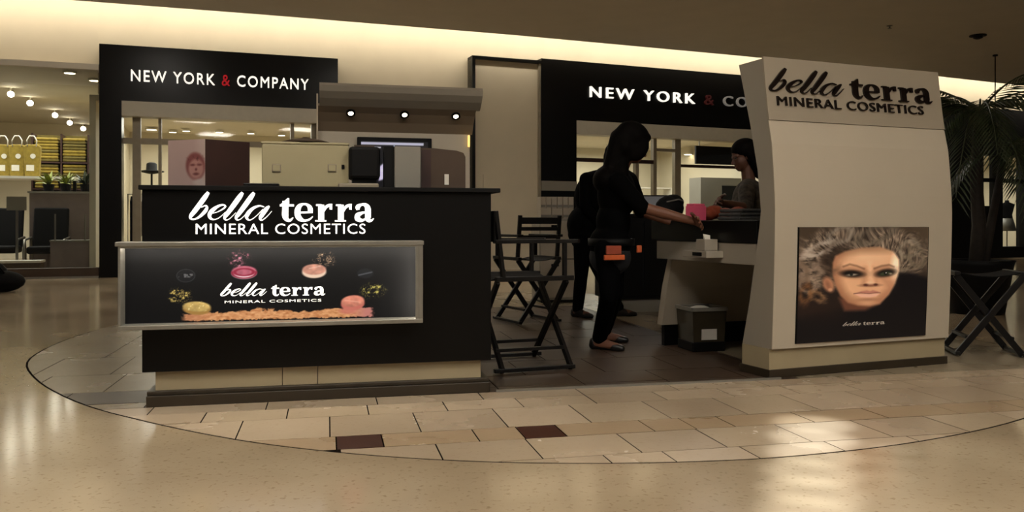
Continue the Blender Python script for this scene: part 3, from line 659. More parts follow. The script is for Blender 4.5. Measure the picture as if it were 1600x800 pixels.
# ------------------------------------------------------------------ pictures printed on the kiosk and the tower
def art_lightbox():
    x0, x1, y0, y1 = 188, 657, 378, 511; w, h = 560, 160
    X, Y = np.meshgrid(np.linspace(x0, x1, w), np.linspace(y0, y1, h)); im = np.zeros((h, w, 3))+np.array([3, 3, 4])
    n1 = noise(X, Y, 9, 1, 4); n2 = noise(X, Y, 3.2, 2, 3); n3 = noise(X*1.0, Y*2.2, 5, 3, 4)
    # powder strip
    top = 494+3*np.sin(X/23)+10*(n1-.5); bot = 508.5+5*(n2-.5); top = np.where(X < 330, top+(330-X)*.10-3, top); 
    m = soft(top-Y, 1)*soft(Y-bot, 1)*soft(273-X+8*n2, 4)*soft(X-577-8*n2, 3)
    pc = np.stack([205+70*(n3-.5), 142+80*(n3-.5), 92+70*(n3-.5)], -1); g = np.clip((X-540)/30, 0, 1)[..., None]; pc = pc*(1-g)+np.array([190,120,108])*g; g = np.clip((330-X)/40, 0, 1)[..., None]; pc = pc*(1-g*.5)+np.array([170,110,80])*g*.5
    im = im*(1-m[..., None])+pc*m[..., None]
    def splat(im, cx, cy, rx, ry, col, seed, th=.62):
        nn = noise(X, Y, 4.6, seed, 3); e = e_d(X, Y, cx, cy, rx, ry)/min(rx, ry)
        m = np.clip((nn-th-.12*np.clip(e+.6, 0, 2))*9, 0, 1)*soft(e, .25); ridge = np.clip(1-np.abs(nn-.5)*26, 0, 1)*soft(e+.1, .3)
        im = over(im, soft(e+.15, .2)*.75, (8, 6, 5)); return over(over(im, m, col), ridge*.8, [min(255, c*1.1) for c in col])
    # compacts
    def compact(im, cx, cy, rx, ry, base, rim, rot=0, seed=0):
        im = over(im, soft(e_d(X, Y, cx, cy+ry*.28, rx, ry*.92, rot), 1), rim)
        nn = noise(X, Y, 7, seed+20, 2); sh_ = np.stack([base[k]*(.86+.3*(nn-.3)-(Y-cy)/ry*.10) for k in range(3)], -1)
        m = soft(e_d(X, Y, cx, cy-ry*.1, rx*.97, ry*.8, rot), 1)[..., None]; return im*(1-m)+sh_*m
    im = splat(im, 364, 402, 20, 15, (214,120,140), 11); im = over(im, soft(e_d(X, Y, 376, 408, 9, 8), 2)*.8, (12,8,9))
    im = compact(im, 371, 424, 20, 11, (214,110,128), (238,196,200), 0, 1)
    im = over(im, soft(np.abs(e_d(X, Y, 371, 425, 15, 6))-1.1, .6), (150,34,58)); im = over(im, soft(np.abs(e_d(X, Y, 371, 425.5, 19, 10))-.9, .5)*(Y > 424), (150,34,58))
    im = splat(im, 362, 404, 8, 12, (224,140,158), 19, .5)
    im = splat(im, 500, 404, 20, 14, (232,190,150), 12); im = compact(im, 484, 423, 20, 12, (226,158,132), (240,206,178), 0, 2); im = over(im, soft(seg_d(X, Y, 476, 420, 494, 416)-.6, .6)*.7, (244,206,184))
    im = splat(im, 271, 464, 19, 14, (214,184,98), 13, .58); im = compact(im, 297, 485, 22, 11, (214,178,102), (160,120,60), 4, 3); im = over(im, np.clip((n2-.62)*8, 0, 1)*soft(e_d(X, Y, 297, 484, 20, 9), 2), (246,222,150))
    im = splat(im, 581, 462, 22, 14, (206,190,96), 14, .58); im = compact(im, 548, 481, 20, 13, (224,138,112), (196,108,92), -4, 4); im = over(im, soft(seg_d(X, Y, 535, 478, 560, 482)-.8, .8)*.7, (240,176,148)); im = over(im, soft(e_d(X,Y,540,497,14,6),2)*.8, (198,112,96))
    im = over(im, soft(e_d(X, Y, 280, 430, 14, 11), 1), (18,18,19)); im = over(im, soft(np.abs(e_d(X, Y, 280, 430, 14, 11))-.6, .5)*.55, (80,80,82)); im = over(im, (n2 > .55)*soft(np.abs(Y-430)-3.2, .5)*soft(np.abs(X-280)-11, 1)*.8, (120,118,116))
    im = over(im, soft(e_d(X, Y, 569, 430, 14, 9), 1), (24,25,27)); im = over(im, soft(seg_d(X, Y, 558, 433, 580, 428)-1.2, .8)*.7, (110,112,116))
    return im
def art_face():
    w, h = 300, 270; S, Tt = np.meshgrid(np.linspace(0, 1, w), np.linspace(0, 1, h))
    TL, TR, BR, BL = (118,58), (890,72), (826,718), (78,748)
    X = (TL[0]*(1-S)+TR[0]*S)*(1-Tt)+(BL[0]*(1-S)+BR[0]*S)*Tt; Y = (TL[1]*(1-S)+TR[1]*S)*(1-Tt)+(BL[1]*(1-S)+BR[1]*S)*Tt
    im = np.zeros((h, w, 3))+np.array([58, 46, 34]); im = over(im, np.clip((X-700)/200, 0, 1)*.8, (74,60,44)); im = over(im, soft(300-Y, 160)*.9, (26,18,16))
    # hair: curled strands around a centre
    wx, wy = noise(X, Y, 150, 5, 2)-.5, noise(X, Y, 150, 6, 2)-.5
    Xw, Yw = X+150*wx, Y+150*wy; ang = np.arctan2(Yw-400, Xw-500); rad = np.hypot(Xw-500, Yw-400)
    st = noise(ang*260, rad*.35, 9, 7, 3)*.65+noise(ang*420+rad*.5, rad*.2, 8, 8, 2)*.35
    hm = soft(e_d(X, Y, 480, 250, 400, 200)+60*(noise(X, Y, 60, 9)-.5), 26)*soft(Y-470, 60)*(1-soft(640-X, 60)*soft(340-Y, 40))
    hc = np.clip((st-.25)*1.5, 0, 1)[..., None]*(np.array([120,106,88])*(.75+.7*noise(X, Y, 110, 21))[..., None])+np.array([44,35,28]); hc = np.clip(hc, 0, 255)
    dk = np.clip((X-330)/260, 0, 1)*np.clip((190-Y)/140, 0, 1); im = im*(1-hm[..., None])+hc*hm[..., None]
    im = over(im, soft(e_d(X, Y, 300, 260, 95, 120, 25), 40)*.75, (34,24,18))
    # left curls
    for cx, cy, rx, ry, c, ro in ((165,262,52,50,(128,106,88),10),(150,400,44,40,(148,124,102),-20),(200,470,40,24,(140,104,70),30),(135,455,26,50,(112,74,44),10),(225,190,74,26,(168,152,134),-25),(175,335,60,22,(134,112,92),-15),(120,330,30,50,(104,84,66),0)):
        d_ = e_d(X, Y, cx, cy, rx, ry, ro); im = over(im, soft(np.abs(d_)-11-22*(st-.5)-14*(noise(X, Y, 26, 31)-.5), 10)*np.clip(.35+1.3*noise(X, Y, 45, 33), 0, 1)*.8, c)
    for cx, cy, rx, ry, c in ((760,200,60,46,(128,116,96)),(720,290,44,36,(116,102,82)),(800,250,44,60,(96,84,66)),(350,110,70,40,(132,120,104)),(560,110,120,40,(86,76,62))):
        im = over(im, soft(np.abs(e_d(X, Y, cx, cy, rx, ry, -20))-10-14*(st-.5), 9)*.6, c)
    # coat and collar
    im = over(im, soft(poly_sd(X, Y, [(60,600),(250,560),(350,540),(560,540),(650,430),(690,345),(760,345),(900,390),(900,760),(60,760)]), 14), (11,9,12)); im = over(im, soft(e_d(X, Y, 200, 560, 150, 60), 40)*.5, (34,20,16))
    # neck, ear
    im = over(im, soft(poly_sd(X, Y, [(320,480),(350,560),(470,560),(560,520)]), 12), (96,58,42))
    im = over(im, soft(e_d(X, Y, 266, 400, 30, 46, -20), 9), (160,108,78)); im = over(im, soft(e_d(X, Y, 262, 402, 12, 24, -20), 8)*.45, (104,62,44)); im = over(im, soft(e_d(X, Y, 275, 432, 12, 10), 4)*.7, (196,146,110))
    # face
    fp = [(312,232),(370,205),(470,186),(580,184),(660,212),(690,262),(688,330),(660,402),(618,470),(560,524),(500,536),(430,530),(372,512),(330,470),(302,400),(290,330),(296,270)]
    fm = soft(poly_sd(X, Y, fp), 7); sh1 = np.zeros((h, w, 3))+np.array([204,152,112])
    def ad(img, m, rgb, k): return over(img, m*k, rgb)
    sh1 = ad(sh1, soft(e_d(X, Y, 490, 235, 150, 50), 45), (222,176,136), .8); sh1 = ad(sh1, soft(e_d(X, Y, 370, 430, 60, 60), 45), (212,160,118), .8); sh1 = ad(sh1, soft(e_d(X, Y, 610, 410, 50, 45), 40), (216,162,122), .6)
    sh1 = ad(sh1, soft(e_d(X, Y, 668, 300, 26, 75, 8), 16), (250,226,190), .9)
    edge = soft(-poly_sd(X, Y, fp)-34, 34); sh1 = ad(sh1, edge*soft(X-400, 60), (128,80,54), .75); sh1 = ad(sh1, edge*soft(440-Y, 50), (140,90,62), .6); sh1 = ad(sh1, soft(e_d(X, Y, 500, 190, 210, 26), 26), (126,88,60), .7)
    sh1 = ad(sh1, soft(poly_sd(X, Y, [(560,360),(690,380),(620,480),(560,530),(540,500),(600,430)]), 20), (160,104,74), .5)
    # nose
    sh1 = ad(sh1, soft(poly_sd(X, Y, [(474,300),(494,300),(484,400),(456,405)]), 14), (168,116,84), .55); sh1 = ad(sh1, soft(poly_sd(X, Y, [(500,270),(522,270),(528,385),(505,392)]), 15), (232,188,148), .45); sh1 = ad(sh1, soft(poly_sd(X, Y, [(530,300),(548,310),(560,400),(538,395)]), 14), (172,118,86), .5)
    sh1 = ad(sh1, soft(e_d(X, Y, 508, 411, 50, 8), 6), (112,66,48), .9); sh1 = ad(sh1, soft(e_d(X, Y, 482, 408, 14, 7), 3), (70,36,28), .9); sh1 = ad(sh1, soft(e_d(X, Y, 540, 408, 13, 7), 3), (70,36,28), .9); sh1 = ad(sh1, soft(e_d(X, Y, 510, 396, 20, 10), 7), (232,186,148), .6)
    # eyes and brows
    for ex, ey, rx, ry, rot in ((405,340,66,20,4),(604,340,58,21,-8)):
        sh1 = ad(sh1, soft(e_d(X, Y, ex, ey-6, rx*1.1, ry*1.35, rot), 18), (116,74,52), .65); sh1 = ad(sh1, soft(e_d(X, Y, ex, ey, rx, ry, rot), 8), (16,12,10), .97)
    sh1 = ad(sh1, soft(e_d(X, Y, 404, 346, 30, 6, -3), 3), (150,138,120), .9); sh1 = ad(sh1, soft(e_d(X, Y, 400, 344, 10, 8), 2), (24,26,22), .95); sh1 = ad(sh1, soft(e_d(X, Y, 602, 344, 36, 11, -8), 4), (60,66,44), .9); sh1 = ad(sh1, soft(e_d(X, Y, 604, 342, 11, 10), 2), (12,14,10), .95); sh1 = ad(sh1, soft(e_d(X, Y, 634, 345, 9, 5), 3), (170,150,128), .8); sh1 = ad(sh1, soft(e_d(X, Y, 607, 339, 3, 3), 1), (230,226,214), .9)
    sh1 = ad(sh1, soft(path_d(X, Y, [(356,296),(394,284),(434,294),(476,312)])-3, 7), (74,44,30), .7); sh1 = ad(sh1, soft(path_d(X, Y, [(538,312),(582,298),(628,292),(656,304)])-3, 7), (74,46,32), .7)
    # lips, chin
    sh1 = ad(sh1, soft(poly_sd(X, Y, [(408,458),(450,446),(486,440),(504,446),(522,440),(550,448),(566,458),(500,464)]), 4), (176,112,92), .95); sh1 = ad(sh1, soft(poly_sd(X, Y, [(412,460),(500,462),(564,460),(540,478),(500,484),(448,480)]), 5), (216,164,138), .9); sh1 = ad(sh1, soft(path_d(X, Y, [(408,459),(450,455),(500,460),(540,456),(566,458)])-1.6, 2), (92,48,40), .9); sh1 = ad(sh1, soft(e_d(X, Y, 490, 496, 46, 7), 7), (144,94,68), .7); sh1 = ad(sh1, soft(e_d(X, Y, 486, 518, 40, 12), 10), (206,156,118), .5)
    im = im*(1-fm[..., None])+sh1*fm[..., None]
    im = over(im, soft(np.abs(e_d(X, Y, 310, 240, 60, 90, 30))-12-18*(st-.5), 8)*.45*soft(X-330, 30), (70,54,42))
    return im
def art_mauve():
    w, h = 70, 76; X, Y = np.meshgrid(np.linspace(255, 321, w), np.linspace(217, 290, h)); im = np.zeros((h, w, 3))+np.array([176,152,146]); im = over(im, np.clip((X-300)/20, 0, 1)*.5, (200,186,180))
    im = over(im, soft(e_d(X, Y, 304, 258, 17, 21, -8), 2), (128,74,72)); im = over(im, soft(e_d(X, Y, 305, 262, 13, 15), 2), (176,132,124)); nn = noise(X, Y, 4, 3)
    for ex, ey, rx, ry in ((299,256,4,1.6),(311,256,4,1.6),(305,270,5,2),(305,263,2,2)): im = over(im, soft(e_d(X, Y, ex, ey, rx, ry), 1), (104,54,54))
    im = over(im, np.clip((nn-.6)*5, 0, 1)*soft(e_d(X, Y, 304, 246, 15, 8), 2), (96,50,50)); im = over(im, soft(e_d(X, Y, 312, 283, 11, 5), 2), (190,176,170)); return im
def art_screen():
    w, h = 110, 70; X, Y = np.meshgrid(np.linspace(570, 662, w), np.linspace(220, 290, h)); im = np.zeros((h, w, 3))+np.array([8,8,14])
    im = over(im, soft(np.abs(Y-223)-1.6, .6)*(X < 656), (170,170,190)); im = over(im, soft(poly_sd(X, Y, [(595,252),(612,238),(618,238),(616,250),(604,258),(600,268),(594,270)]), 1), (190,184,214)); im = over(im, soft(e_d(X, Y, 608, 257, 9, 2.4), 1), (210,206,228)); im = over(im, soft(seg_d(X, Y, 588, 228, 596, 228)-.8, .5), (200,200,210)); im = over(im, soft(np.abs(X-615)-.8, .5)*(Y > 224)*(Y < 262), (140,150,170)); im = over(im, soft(poly_sd(X, Y, [(618,228),(656,228),(656,290),(618,290)]), 1)*.8, (52,54,60)); return im

# ------------------------------------------------------------------ front kiosk counter with the light box
KF = Frame(*FL(228, 637).to_2d(), 12.7)
kc = KF.thing('kiosk_counter', 'long black sales counter with a lit logo, on a beige plinth', 'counter')
ub = KF.at(765, 612)[0]
ul, zb = KF.at(221, 583); ur = KF.at(768, 566)[0]; zt = KF.at(222, 289)[1]; KD = .66
MB().box(ul, ur, .01, KD, zb, zt-.024).build('body', M['black'], kc, bevel=.004)
u0 = KF.at(217, 290)[0]; u1 = KF.at(781, 296)[0]
MB().box(u0, u1, -.02, KD+.03, zt-.024, zt).build('countertop', M['black_matt'], kc, bevel=.004)
up0 = KF.at(243, 600, .05)[0]; up1 = KF.at(751, 600, .05)[0]
for a, c in ((up0, up0+.62), (up0+.624, up0+.80), (up0+.804, up1)): MB().box(a, c, .05, KD-.04, .06, zb).build('plinth_panel', M['plinth'], kc)
MB().box(0, ub, 0, KD, 0, .055).box(0, ub, .02, KD, .055, .075).build('skirting', M['skirting'], kc, bevel=.003)
u0, z0 = KF.at(293, 345, 0.01); u1, z1 = KF.at(584, 302, 0.01)
logo(lambda s, t, y: (u0+s*(u1-u0), .01+y, z0+t*(z1-z0)), .006, M['lit'], kc)
a0, b0 = KF.at(306, 366, 0.01); a1, b1 = KF.at(571, 349.5, 0.01)
me = text_mesh('MINERAL COSMETICS', a0, a1, b0, b1, .006, 0.0, 1.1); islands(me, M['lit'], kc, map_fn=lambda x, y, z: (x, y+.01, z))
lf = -.13
x0, zb1 = KF.at(184, 517, lf); x1, zt1 = KF.at(661, 376, lf)
lb = KF.thing('light_box', 'wide silver framed light box advert hung on the front of the black counter', 'light box', 0, 0, 0)
bw = .022
MB().box(x0-.012, x1+.004, lf-.008, .008, zt1-bw, zt1).build('frame_top', M['silver'], lb, bevel=.003); MB().box(x0, x1, lf, .008, zb1, zb1+bw).build('frame_bottom', M['silver'], lb, bevel=.003)
MB().box(x0, x0+.012, lf, .008, zb1+bw, zt1-bw).build('frame_side', M['silver'], lb, bevel=.002); MB().box(x1-bw, x1, lf, .008, zb1+bw, zt1-bw).build('frame_side', M['silver'], lb, bevel=.002)
MB().box(x0+.012, x1-bw, -.03, .006, zb1+bw, zt1-bw).build('backing', M['black_matt'], lb)
M['lightbox'] = print_mat('backlit print', 1.0, .7, .03)
lbn = M['lightbox'].node_tree; lbb = lbn.nodes['Principled BSDF']; lbn.links.remove(lbb.inputs['Base Color'].links[0]); lbb.inputs['Base Color'].default_value = (.009,.009,.0095,1)
zi0, zi1 = zb1+bw, zt1-bw; xi0, xi1 = x0+.012, x1-bw; yi = -.033
print_mesh('printed_panel', art_lightbox(), lambda s, t: (xi0+s*(xi1-xi0), yi, zi1-t*(zi1-zi0)), M['lightbox'], lb)
def pxb(px, py): return KF.at(px, py, yi)
u0_, z0_ = pxb(343, 463.5); u1_, z1_ = pxb(508, 440)
logo(lambda s, t, y: (u0_+s*(u1_-u0_), yi+y, z0_+t*(z1_-z0_)), .002, M['lit'], lb)
a0, b0 = pxb(351, 474); a1, b1 = pxb(502, 467)
me = text_mesh('MINERAL COSMETICS', a0, a1, b0, b1, .002, 0.0, 1.1); islands(me, M['lit_sign'], lb, map_fn=lambda x, y, z: (x, y+yi, z))
# LED strips behind the lips of the frame (top and right)
M['led'] = mat('led strip', (255,246,230), .5, var=0, emit=70.0)
b = MB(); b.box(xi0, xi1, -.098, -.088, zi1-.007, zi1-.001); b.build('led_strip', M['led'], lb)
b = MB(); b.box(xi1-.007, xi1-.001, -.098, -.088, zi0, zi1-.01); b.build('led_strip', M['led'], lb)
MB().box(x0+.012, x1-bw, lf, lf+.004, zi1-.010, zi1).build('lip', M['silver'], lb); MB().box(x1-bw-.017, x1-bw, lf, lf+.004, zi0, zi1-.010).build('lip', M['silver'], lb)
# things on the counter
def kt(name, label, cat, px, y, py=None, group=None): u, _ = KF.at(px, 300, y); return KF.thing(name, label, cat, u, y, zt+.0005, 0, group)
def kw(a, c, y): return KF.at(c, 300, y)[0]-KF.at(a, 300, y)[0]
def kz(py, y, px=300): return KF.at(px, py, y)[1]-zt
t = kt('display_box', 'mauve and dark brown display box with a face print, standing on the black counter', 'box', 321, .16)
wl = kw(256, 321, .2); wr = kw(321, 386, .2); hh = kz(218, .2)
MB().add([(0,0,0),(-wl,.14,0),(-wl+.06,.4,0),(wr,.14,0),(0,0,hh),(-wl,.14,hh),(-wl+.06,.4,hh),(wr,.14,hh)],[(0,1,5,4),(1,2,6,5),(2,3,7,6),(3,0,4,7),(4,5,6,7),(3,2,1,0)]).build('box_body', M['brown_dark'], t)
dn = Vector((-.14, -wl, 0)).normalized()*.002
print_mesh('printed_panel', art_mauve(), lambda s, tt: (-wl*(1-s)+dn.x, .14*(1-s)+dn.y, hh*(1-tt)), M['photo'], t)
t = kt('equipment_case', 'long beige metal case with two square latches on the black counter', 'case', 409, .30)
wc = kw(409, 545, .3); hc = kz(226, .3, 480); MB().box(0, wc, 0, .3, .01, hc).build('case_body', M['beige_case'], t, bevel=.006); MB().box(-.004, wc+.004, -.004, .304, hc, hc+.014).build('lid', M['beige_case'], t, bevel=.004)
for px in (432, 519):
    x = kw(409, px, .3); z = kz(263, .3, px); f_ = MB().box(x-.024,x+.024,-.008,0,z-.022,z+.022).build('latch', M['frame'], t, bevel=.003); MB().box(x-.018,x+.018,-.012,-.008,z-.016,z+.016).build('latch_plate', M['beige_case'], f_)
x = kw(409, 536, .3); z = kz(261, .3, 536); MB().box(x-.008,x+.008,-.006,0,z-.012,z+.012).build('keyhole', M['black_matt'], t); MB().box(.02,.05,.05,.25,0,.01).box(wc-.05,wc-.02,.05,.25,0,.01).build('foot', M['black_matt'], t)
t = kt('hat', 'flat dark cap lying on the beige case', 'cap', 478, .42); t.location.z = zt+hc+.016; MB().lathe([(.13,0),(.14,.006),(.09,.02),(.03,.03)], 18).build('crown', M['carton'], t, True); MB().lathe([(.02,.03),(.02,.036)], 10).build('button', M['carton'], t)
t = kt('receipt_printer', 'black receipt printer on a dark base between the beige case and the screen', 'printer', 570, .22)
wp_ = kw(546, 595, .22); hp_ = kz(229, .22, 570); MB().box(-wp_/2,wp_/2,0,.2,.055,hp_).build('body', M['black_matt'], t, bevel=.018); MB().box(-wp_/2-.06,wp_/2-.01,-.02,.24,0,.03).build('base', M['frame'], t, bevel=.008); MB().box(-wp_/2+.02,wp_/2-.02,.03,.19,.03,.055).build('neck', M['black_matt'], t); MB().box(-wp_/2+.03,wp_/2-.03,.05,.07,hp_,hp_+.012).build('paper_slot', M['carton'], t)
t = kt('speaker_box', 'slim grey upright box standing on the counter in front of the screen', 'box', 637, .16); ws = kw(617, 658, .16); hs = kz(229, .16, 637)
MB().box(-ws/2,ws/2,0,.12,.0,hs).build('box_body', M['grey_case'], t, bevel=.004); MB().box(-ws/2-.055,-ws/2-.001,.02,.12,0,hs).build('side_panel', M['black_matt'], t)
t = kt('carton_box', 'brown carton with a rounded corner at the right end of the counter', 'box', 693, .28); wv = kw(659, 728, .28); hv = kz(232, .28, 693)
MB().prism([(-wv/2,0),(wv/2,0),(wv/2,hv*.80),(wv/2-.012,hv*.9),(wv/2-.05,hv*.95),(-wv/2+.07,hv),(-wv/2,hv)], 0, .2, lambda a, c, tt: (a, tt, c)).build('carton_body', M['carton'], t); MB().box(0.005,.03,-.004,0,.03,.09).build('sticker', M['paper'], t); MB().box(-wv/2, -wv/2+.055, -.003, 0, .002, hv-.01).build('flap', M['brown_dark'], t)
t = kt('makeup_palette', 'thin black palette lying flat in front of the beige case', 'palette', 408, .12); MB().box(-.09,.09,0,.09,0,.012).build('base', M['black_matt'], t, bevel=.003); MB().box(-.09,.09,0,.09,.013,.02).build('lid', M['black'], t, bevel=.003)

# ------------------------------------------------------------------ back stand with a curved canopy, screen and downlights
cp = P(497, 205, 6.35); CFm = Frame(cp.x, cp.y, 13)
cs = CFm.thing('display_stand', 'taupe display stand with curved canopy and three downlights behind the counter', 'display stand')
wc = CFm.at(734, 205)[0]
prof = [(0,.0),(0,1.0),(0,1.63),(-.05,1.70),(-.11,1.76),(-.17,1.80),(-.24,1.85),(-.285,1.895),(-.30,1.935)]
def strip(prof, u0, u1, th, name, m, parent, seg=None):
    b = MB(); 
    n = len(prof); outl = [(y, z) for y, z in prof]+[(y+th*(1 if i < 2 else .8), z+(0 if i < 2 else th*.7)) for i, (y, z) in list(enumerate(prof))[::-1]]
    b.prism(outl, u0, u1, lambda a, c, t: (t, a, c)); return b.build(name, m, parent)
strip([p for p in prof[:3]], 0, wc, .04, 'back_panel', M['white_lam'], cs)
strip(prof[2:6], 0, wc+.02, .03, 'canopy', M['shade'], cs); strip(prof[5:], 0.01, wc+.05, .03, 'canopy_top', M['white_side'], cs)
MB().box(0, wc, .0, .5, 0, .998).build('base_cabinet', M['black_matt'], cs)
MB().box(-.012, 0, -.10, .04, 1.0, 1.9).build('side_fin', M['wall'], cs)
for px in (548, 632, 712):
    u, _ = CFm.at(px, 172, -.12); g = MB(); g.lathe([(.035,0),(.035,.014),(.022,.014),(.02,.006)], 16); o = g.build('downlight', M['black_matt'], cs)
    o.location = (u, -.125, 1.762); o.rotation_euler = (math.radians(140),0,0)
    b = MB(); b.lathe([(.019,.006),(.019,.012)], 14); b.build('bulb', M['lamp'], o)
u, z = CFm.at(732, 222); MB().box(wc-.018, wc-.004, -.03, -.008, z-.04, z+.05).build('tube_lamp', M['amber'], cs)
t = CFm.thing('monitor', 'wide black monitor with a dark cosmetics picture under the canopy', 'monitor', CFm.at(617, 250, -.06)[0], -.06, .999)
ml = CFm.at(558, 250, -.06)[0]-CFm.at(617,250,-.06)[0]; mr = -ml; mt = CFm.at(617, 215, -.06)[1]-.999; 
MB().box(ml, mr, 0, .035, .1, mt).build('housing', M['black_matt'], t, bevel=.006)
M['screen'] = print_mat('glowing screen', .8, .3)
print_mesh('screen', art_screen(), lambda s, tt: (ml+.03+s*(mr-ml-.06), -.001, mt-.03-tt*(mt-.16)), M['screen'], t)
MB().box(-.03,.03,.005,.03,.012,.1).build('neck', M['black_matt'], t); MB().box(-.12,.12,-.06,.055,0,.012).build('foot', M['black_matt'], t)

# ------------------------------------------------------------------ white tower with make-up counter
TF = Frame(1.529, 4.983, 21.8)
tw = TF.thing('display_tower', 'tall curved off white display tower with dark lettering and a make up counter behind', 'display tower')
TWI = 1.42
ff = [(-.047,.175),(-.062,.5),(-.072,.8),(-.0753,.99),(-.070,1.15),(-.047,1.394),(-.0064,1.582),(.018,1.75),(.04,1.93)]
bk = [(.236,.175),(.165,.45),(.12,.68),(.085,.82),(.0586,1.0),(.09,1.25),(.159,1.53),(.276,1.93)]
def fy(z):
    for (a, c), (d, e) in zip(ff, ff[1:]):
        if c <= z <= e: return a+(d-a)*(z-c)/(e-c)
    return ff[0][0] if z < .5 else ff[-1][0]
def by(z):
    for (a, c), (d, e) in zip(bk, bk[1:]):
        if c <= z <= e: return a+(d-a)*(z-c)/(e-c)
    return bk[-1][0]
zs = [.175,.3,.45,.6,.75,.9,1.0,1.1,1.25,1.4,1.54]
MB().prism([(fy(z)+.006, z) for z in zs+[1.6,1.7,1.8,1.92]]+[(by(z), z) for z in [1.92,1.8,1.7,1.6]+zs[::-1]], 0, TWI, lambda a, c, t: (t, a, c)).build('core', M['white_side'], tw)
MB().prism([(fy(z), z) for z in zs]+[(fy(z)+.006, z) for z in zs[::-1]], -.003, TWI+.003, lambda a, c, t: (t, a, c)).build('front_panel', M['white_lam'], tw)
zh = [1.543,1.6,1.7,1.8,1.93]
MB().prism([(fy(z)-.006, z) for z in zh]+[(fy(z)+.006, z) for z in zh[::-1]], -.003, TWI+.003, lambda a, c, t: (t, a, c)).build('shaded_header_panel', M['header'], tw)  # upper face split off to carry the shadow in its darker colour
MB().box(-.003, TWI, -.02, .236, .05, .174).build('plinth', M['plinth'], tw); MB().box(-.012, TWI+.012, -.035, .25, 0, .05).build('skirting', M['skirting'], tw, bevel=.003)
# lettering on the header follows the leaning face
def tmap(px_l, py_l, px_r, py_r, z_of):
    return None
ua, _ = TF.at(1200, 140); uc, _ = TF.at(1456, 150); zlo, zhi = TF.at(1215, 144, -.0)[1], TF.at(1230, 106, 0)[1]
logo(lambda s, t, y: (ua+s*(uc-ua), fy(zlo+t*(zhi-zlo))-.006+y, zlo+t*(zhi-zlo)), .014, M['letter_dark'], tw)
ua2, zl2 = TF.at(1213, 165); uc2, _ = TF.at(1441, 170); zh2 = TF.at(1213, 150)[1]
me = text_mesh('MINERAL COSMETICS', ua2, uc2, zl2, zh2, .012, 0.0, 1.1); islands(me, M['letter_dark'], tw, map_fn=lambda x, y, z: (x, y+fy(z)-.006, z))
pu0, pz0 = TF.at(1243, 537, -.05); pu1, pz1 = TF.at(1453, 357, -.07)
pz0 = TF.at(1243, 537, -.05)[1]; pz1 = TF.at(1250, 355, -.07)[1]
pu0 = TF.at(1246, 440, -.065)[0]; pu1 = TF.at(1447, 440, -.065)[0]
pb = MB(); zz_ = np.linspace(pz0, pz1, 8); pb.prism([(fy(z)-.0075, z) for z in zz_]+[(fy(z), z) for z in zz_[::-1]], pu0-.006, pu1+.006, lambda a, c, t: (t, a, c)); po = pb.build('poster_board', M['black_matt'], tw)
print_mesh('poster_print', art_face(), lambda s, t: (pu0+s*(pu1-pu0), fy(pz1+(pz0-pz1)*t)-.009, pz1+(pz0-pz1)*t), M['backlit_photo'], po, label='backlit poster of a fair haired woman with smoky eye make up')
w_ = pu1-pu0; h_ = pz1-pz0
sx0, sx1 = pu0+w_*.335, pu0+w_*.665; sz0, sz1 = pz0+h_*.128, pz0+h_*.165
logo(lambda s, t, y: (sx0+s*(sx1-sx0), fy(sz0)-.0092+y, sz0+t*(sz1-sz0)), .001, M['white'], po)
for k in (.108, .075): MB().box(sx0, sx1, fy(pz0)-.0108, fy(pz0)-.0098, pz0+h_*k, pz0+h_*k+.006).build('printed_rule', M['white'], po)
# make-up counter between the tower and its rear leg panel
MB().box(.0, TWI, .10, 1.32, .80, .945).build('counter_top', M['black'], tw, bevel=.006)
MB().box(.01, TWI-.01, .115, 1.26, .665, .799).build('apron', M['white_side'], tw, bevel=.004)
rp_ = [(1.33,.16),(1.26,.45),(1.19,.665),(1.25,.665),(1.33,.45),(1.40,.16)]
MB().prism(rp_, .10, TWI, lambda a, c, t: (t, a, c)).build('rear_panel', M['white_lam'], tw); MB().box(.14, TWI, 1.36, 1.40, 0, .159).build('rear_plinth', M['black_matt'], tw)
MB().box(-.12,.012,.45,.72,.70,.745)  .build('drawer', M['white_side'], tw, bevel=.004); MB().box(-.125,-.12,.5,.6,.712,.735).build('drawer_pull', M['black_matt'], tw)
def tt_(name, label, cat, u, y, z, dz=0, group=None): return TF.thing(name, label, cat, u, y, z, dz, group)
t = tt_('tissue_box', 'small white tissue box on the pulled out drawer of the make up counter', 'box', -.06, .53, .7455); MB().box(-.05,.05,-.05,.05,0,.075).build('carton', M['white_side'], t, bevel=.004); MB().add([(-.02,-.01,.074),(.02,-.01,.074),(.02,.01,.074),(-.02,.01,.074),(-.03,0,.11),(.03,.005,.1)],[(0,1,5,4),(2,3,4,5),(0,4,3),(1,2,5)]).build('tissue', M['paper'], t)
# waste bin under the counter
p = FL(1098, 547); t = thing('waste_bin', 'square glossy waste bin with white paper under the make up counter', 'bin', (p.x, p.y+.05, 0), math.radians(14))
hw = .135; b = MB()
for a, c in (((-hw,-hw),(hw,-hw)),((hw,-hw),(hw,hw)),((hw,hw),(-hw,hw)),((-hw,hw),(-hw,-hw))):
    q = lambda p_, s, z: (p_[0]*s, p_[1]*s, z); b.add([q(a,.9,.07),q(c,.9,.07),q(c,1,.30),q(a,1,.30),q(a,.87,.07),q(c,.87,.07),q(c,.97,.30),q(a,.97,.30)],[(0,1,2,3),(7,6,5,4),(3,2,6,7),(0,4,5,1)])
M['smoke'] = mat('smoked plastic', (62,56,44), .18, .2, var=.1); b.build('walls', M['smoke'], t)
MB().box(-hw*.95,hw*.95,-hw*.95,hw*.95,.0,.07).build('base', M['black_matt'], t, bevel=.008)
b = MB(); 
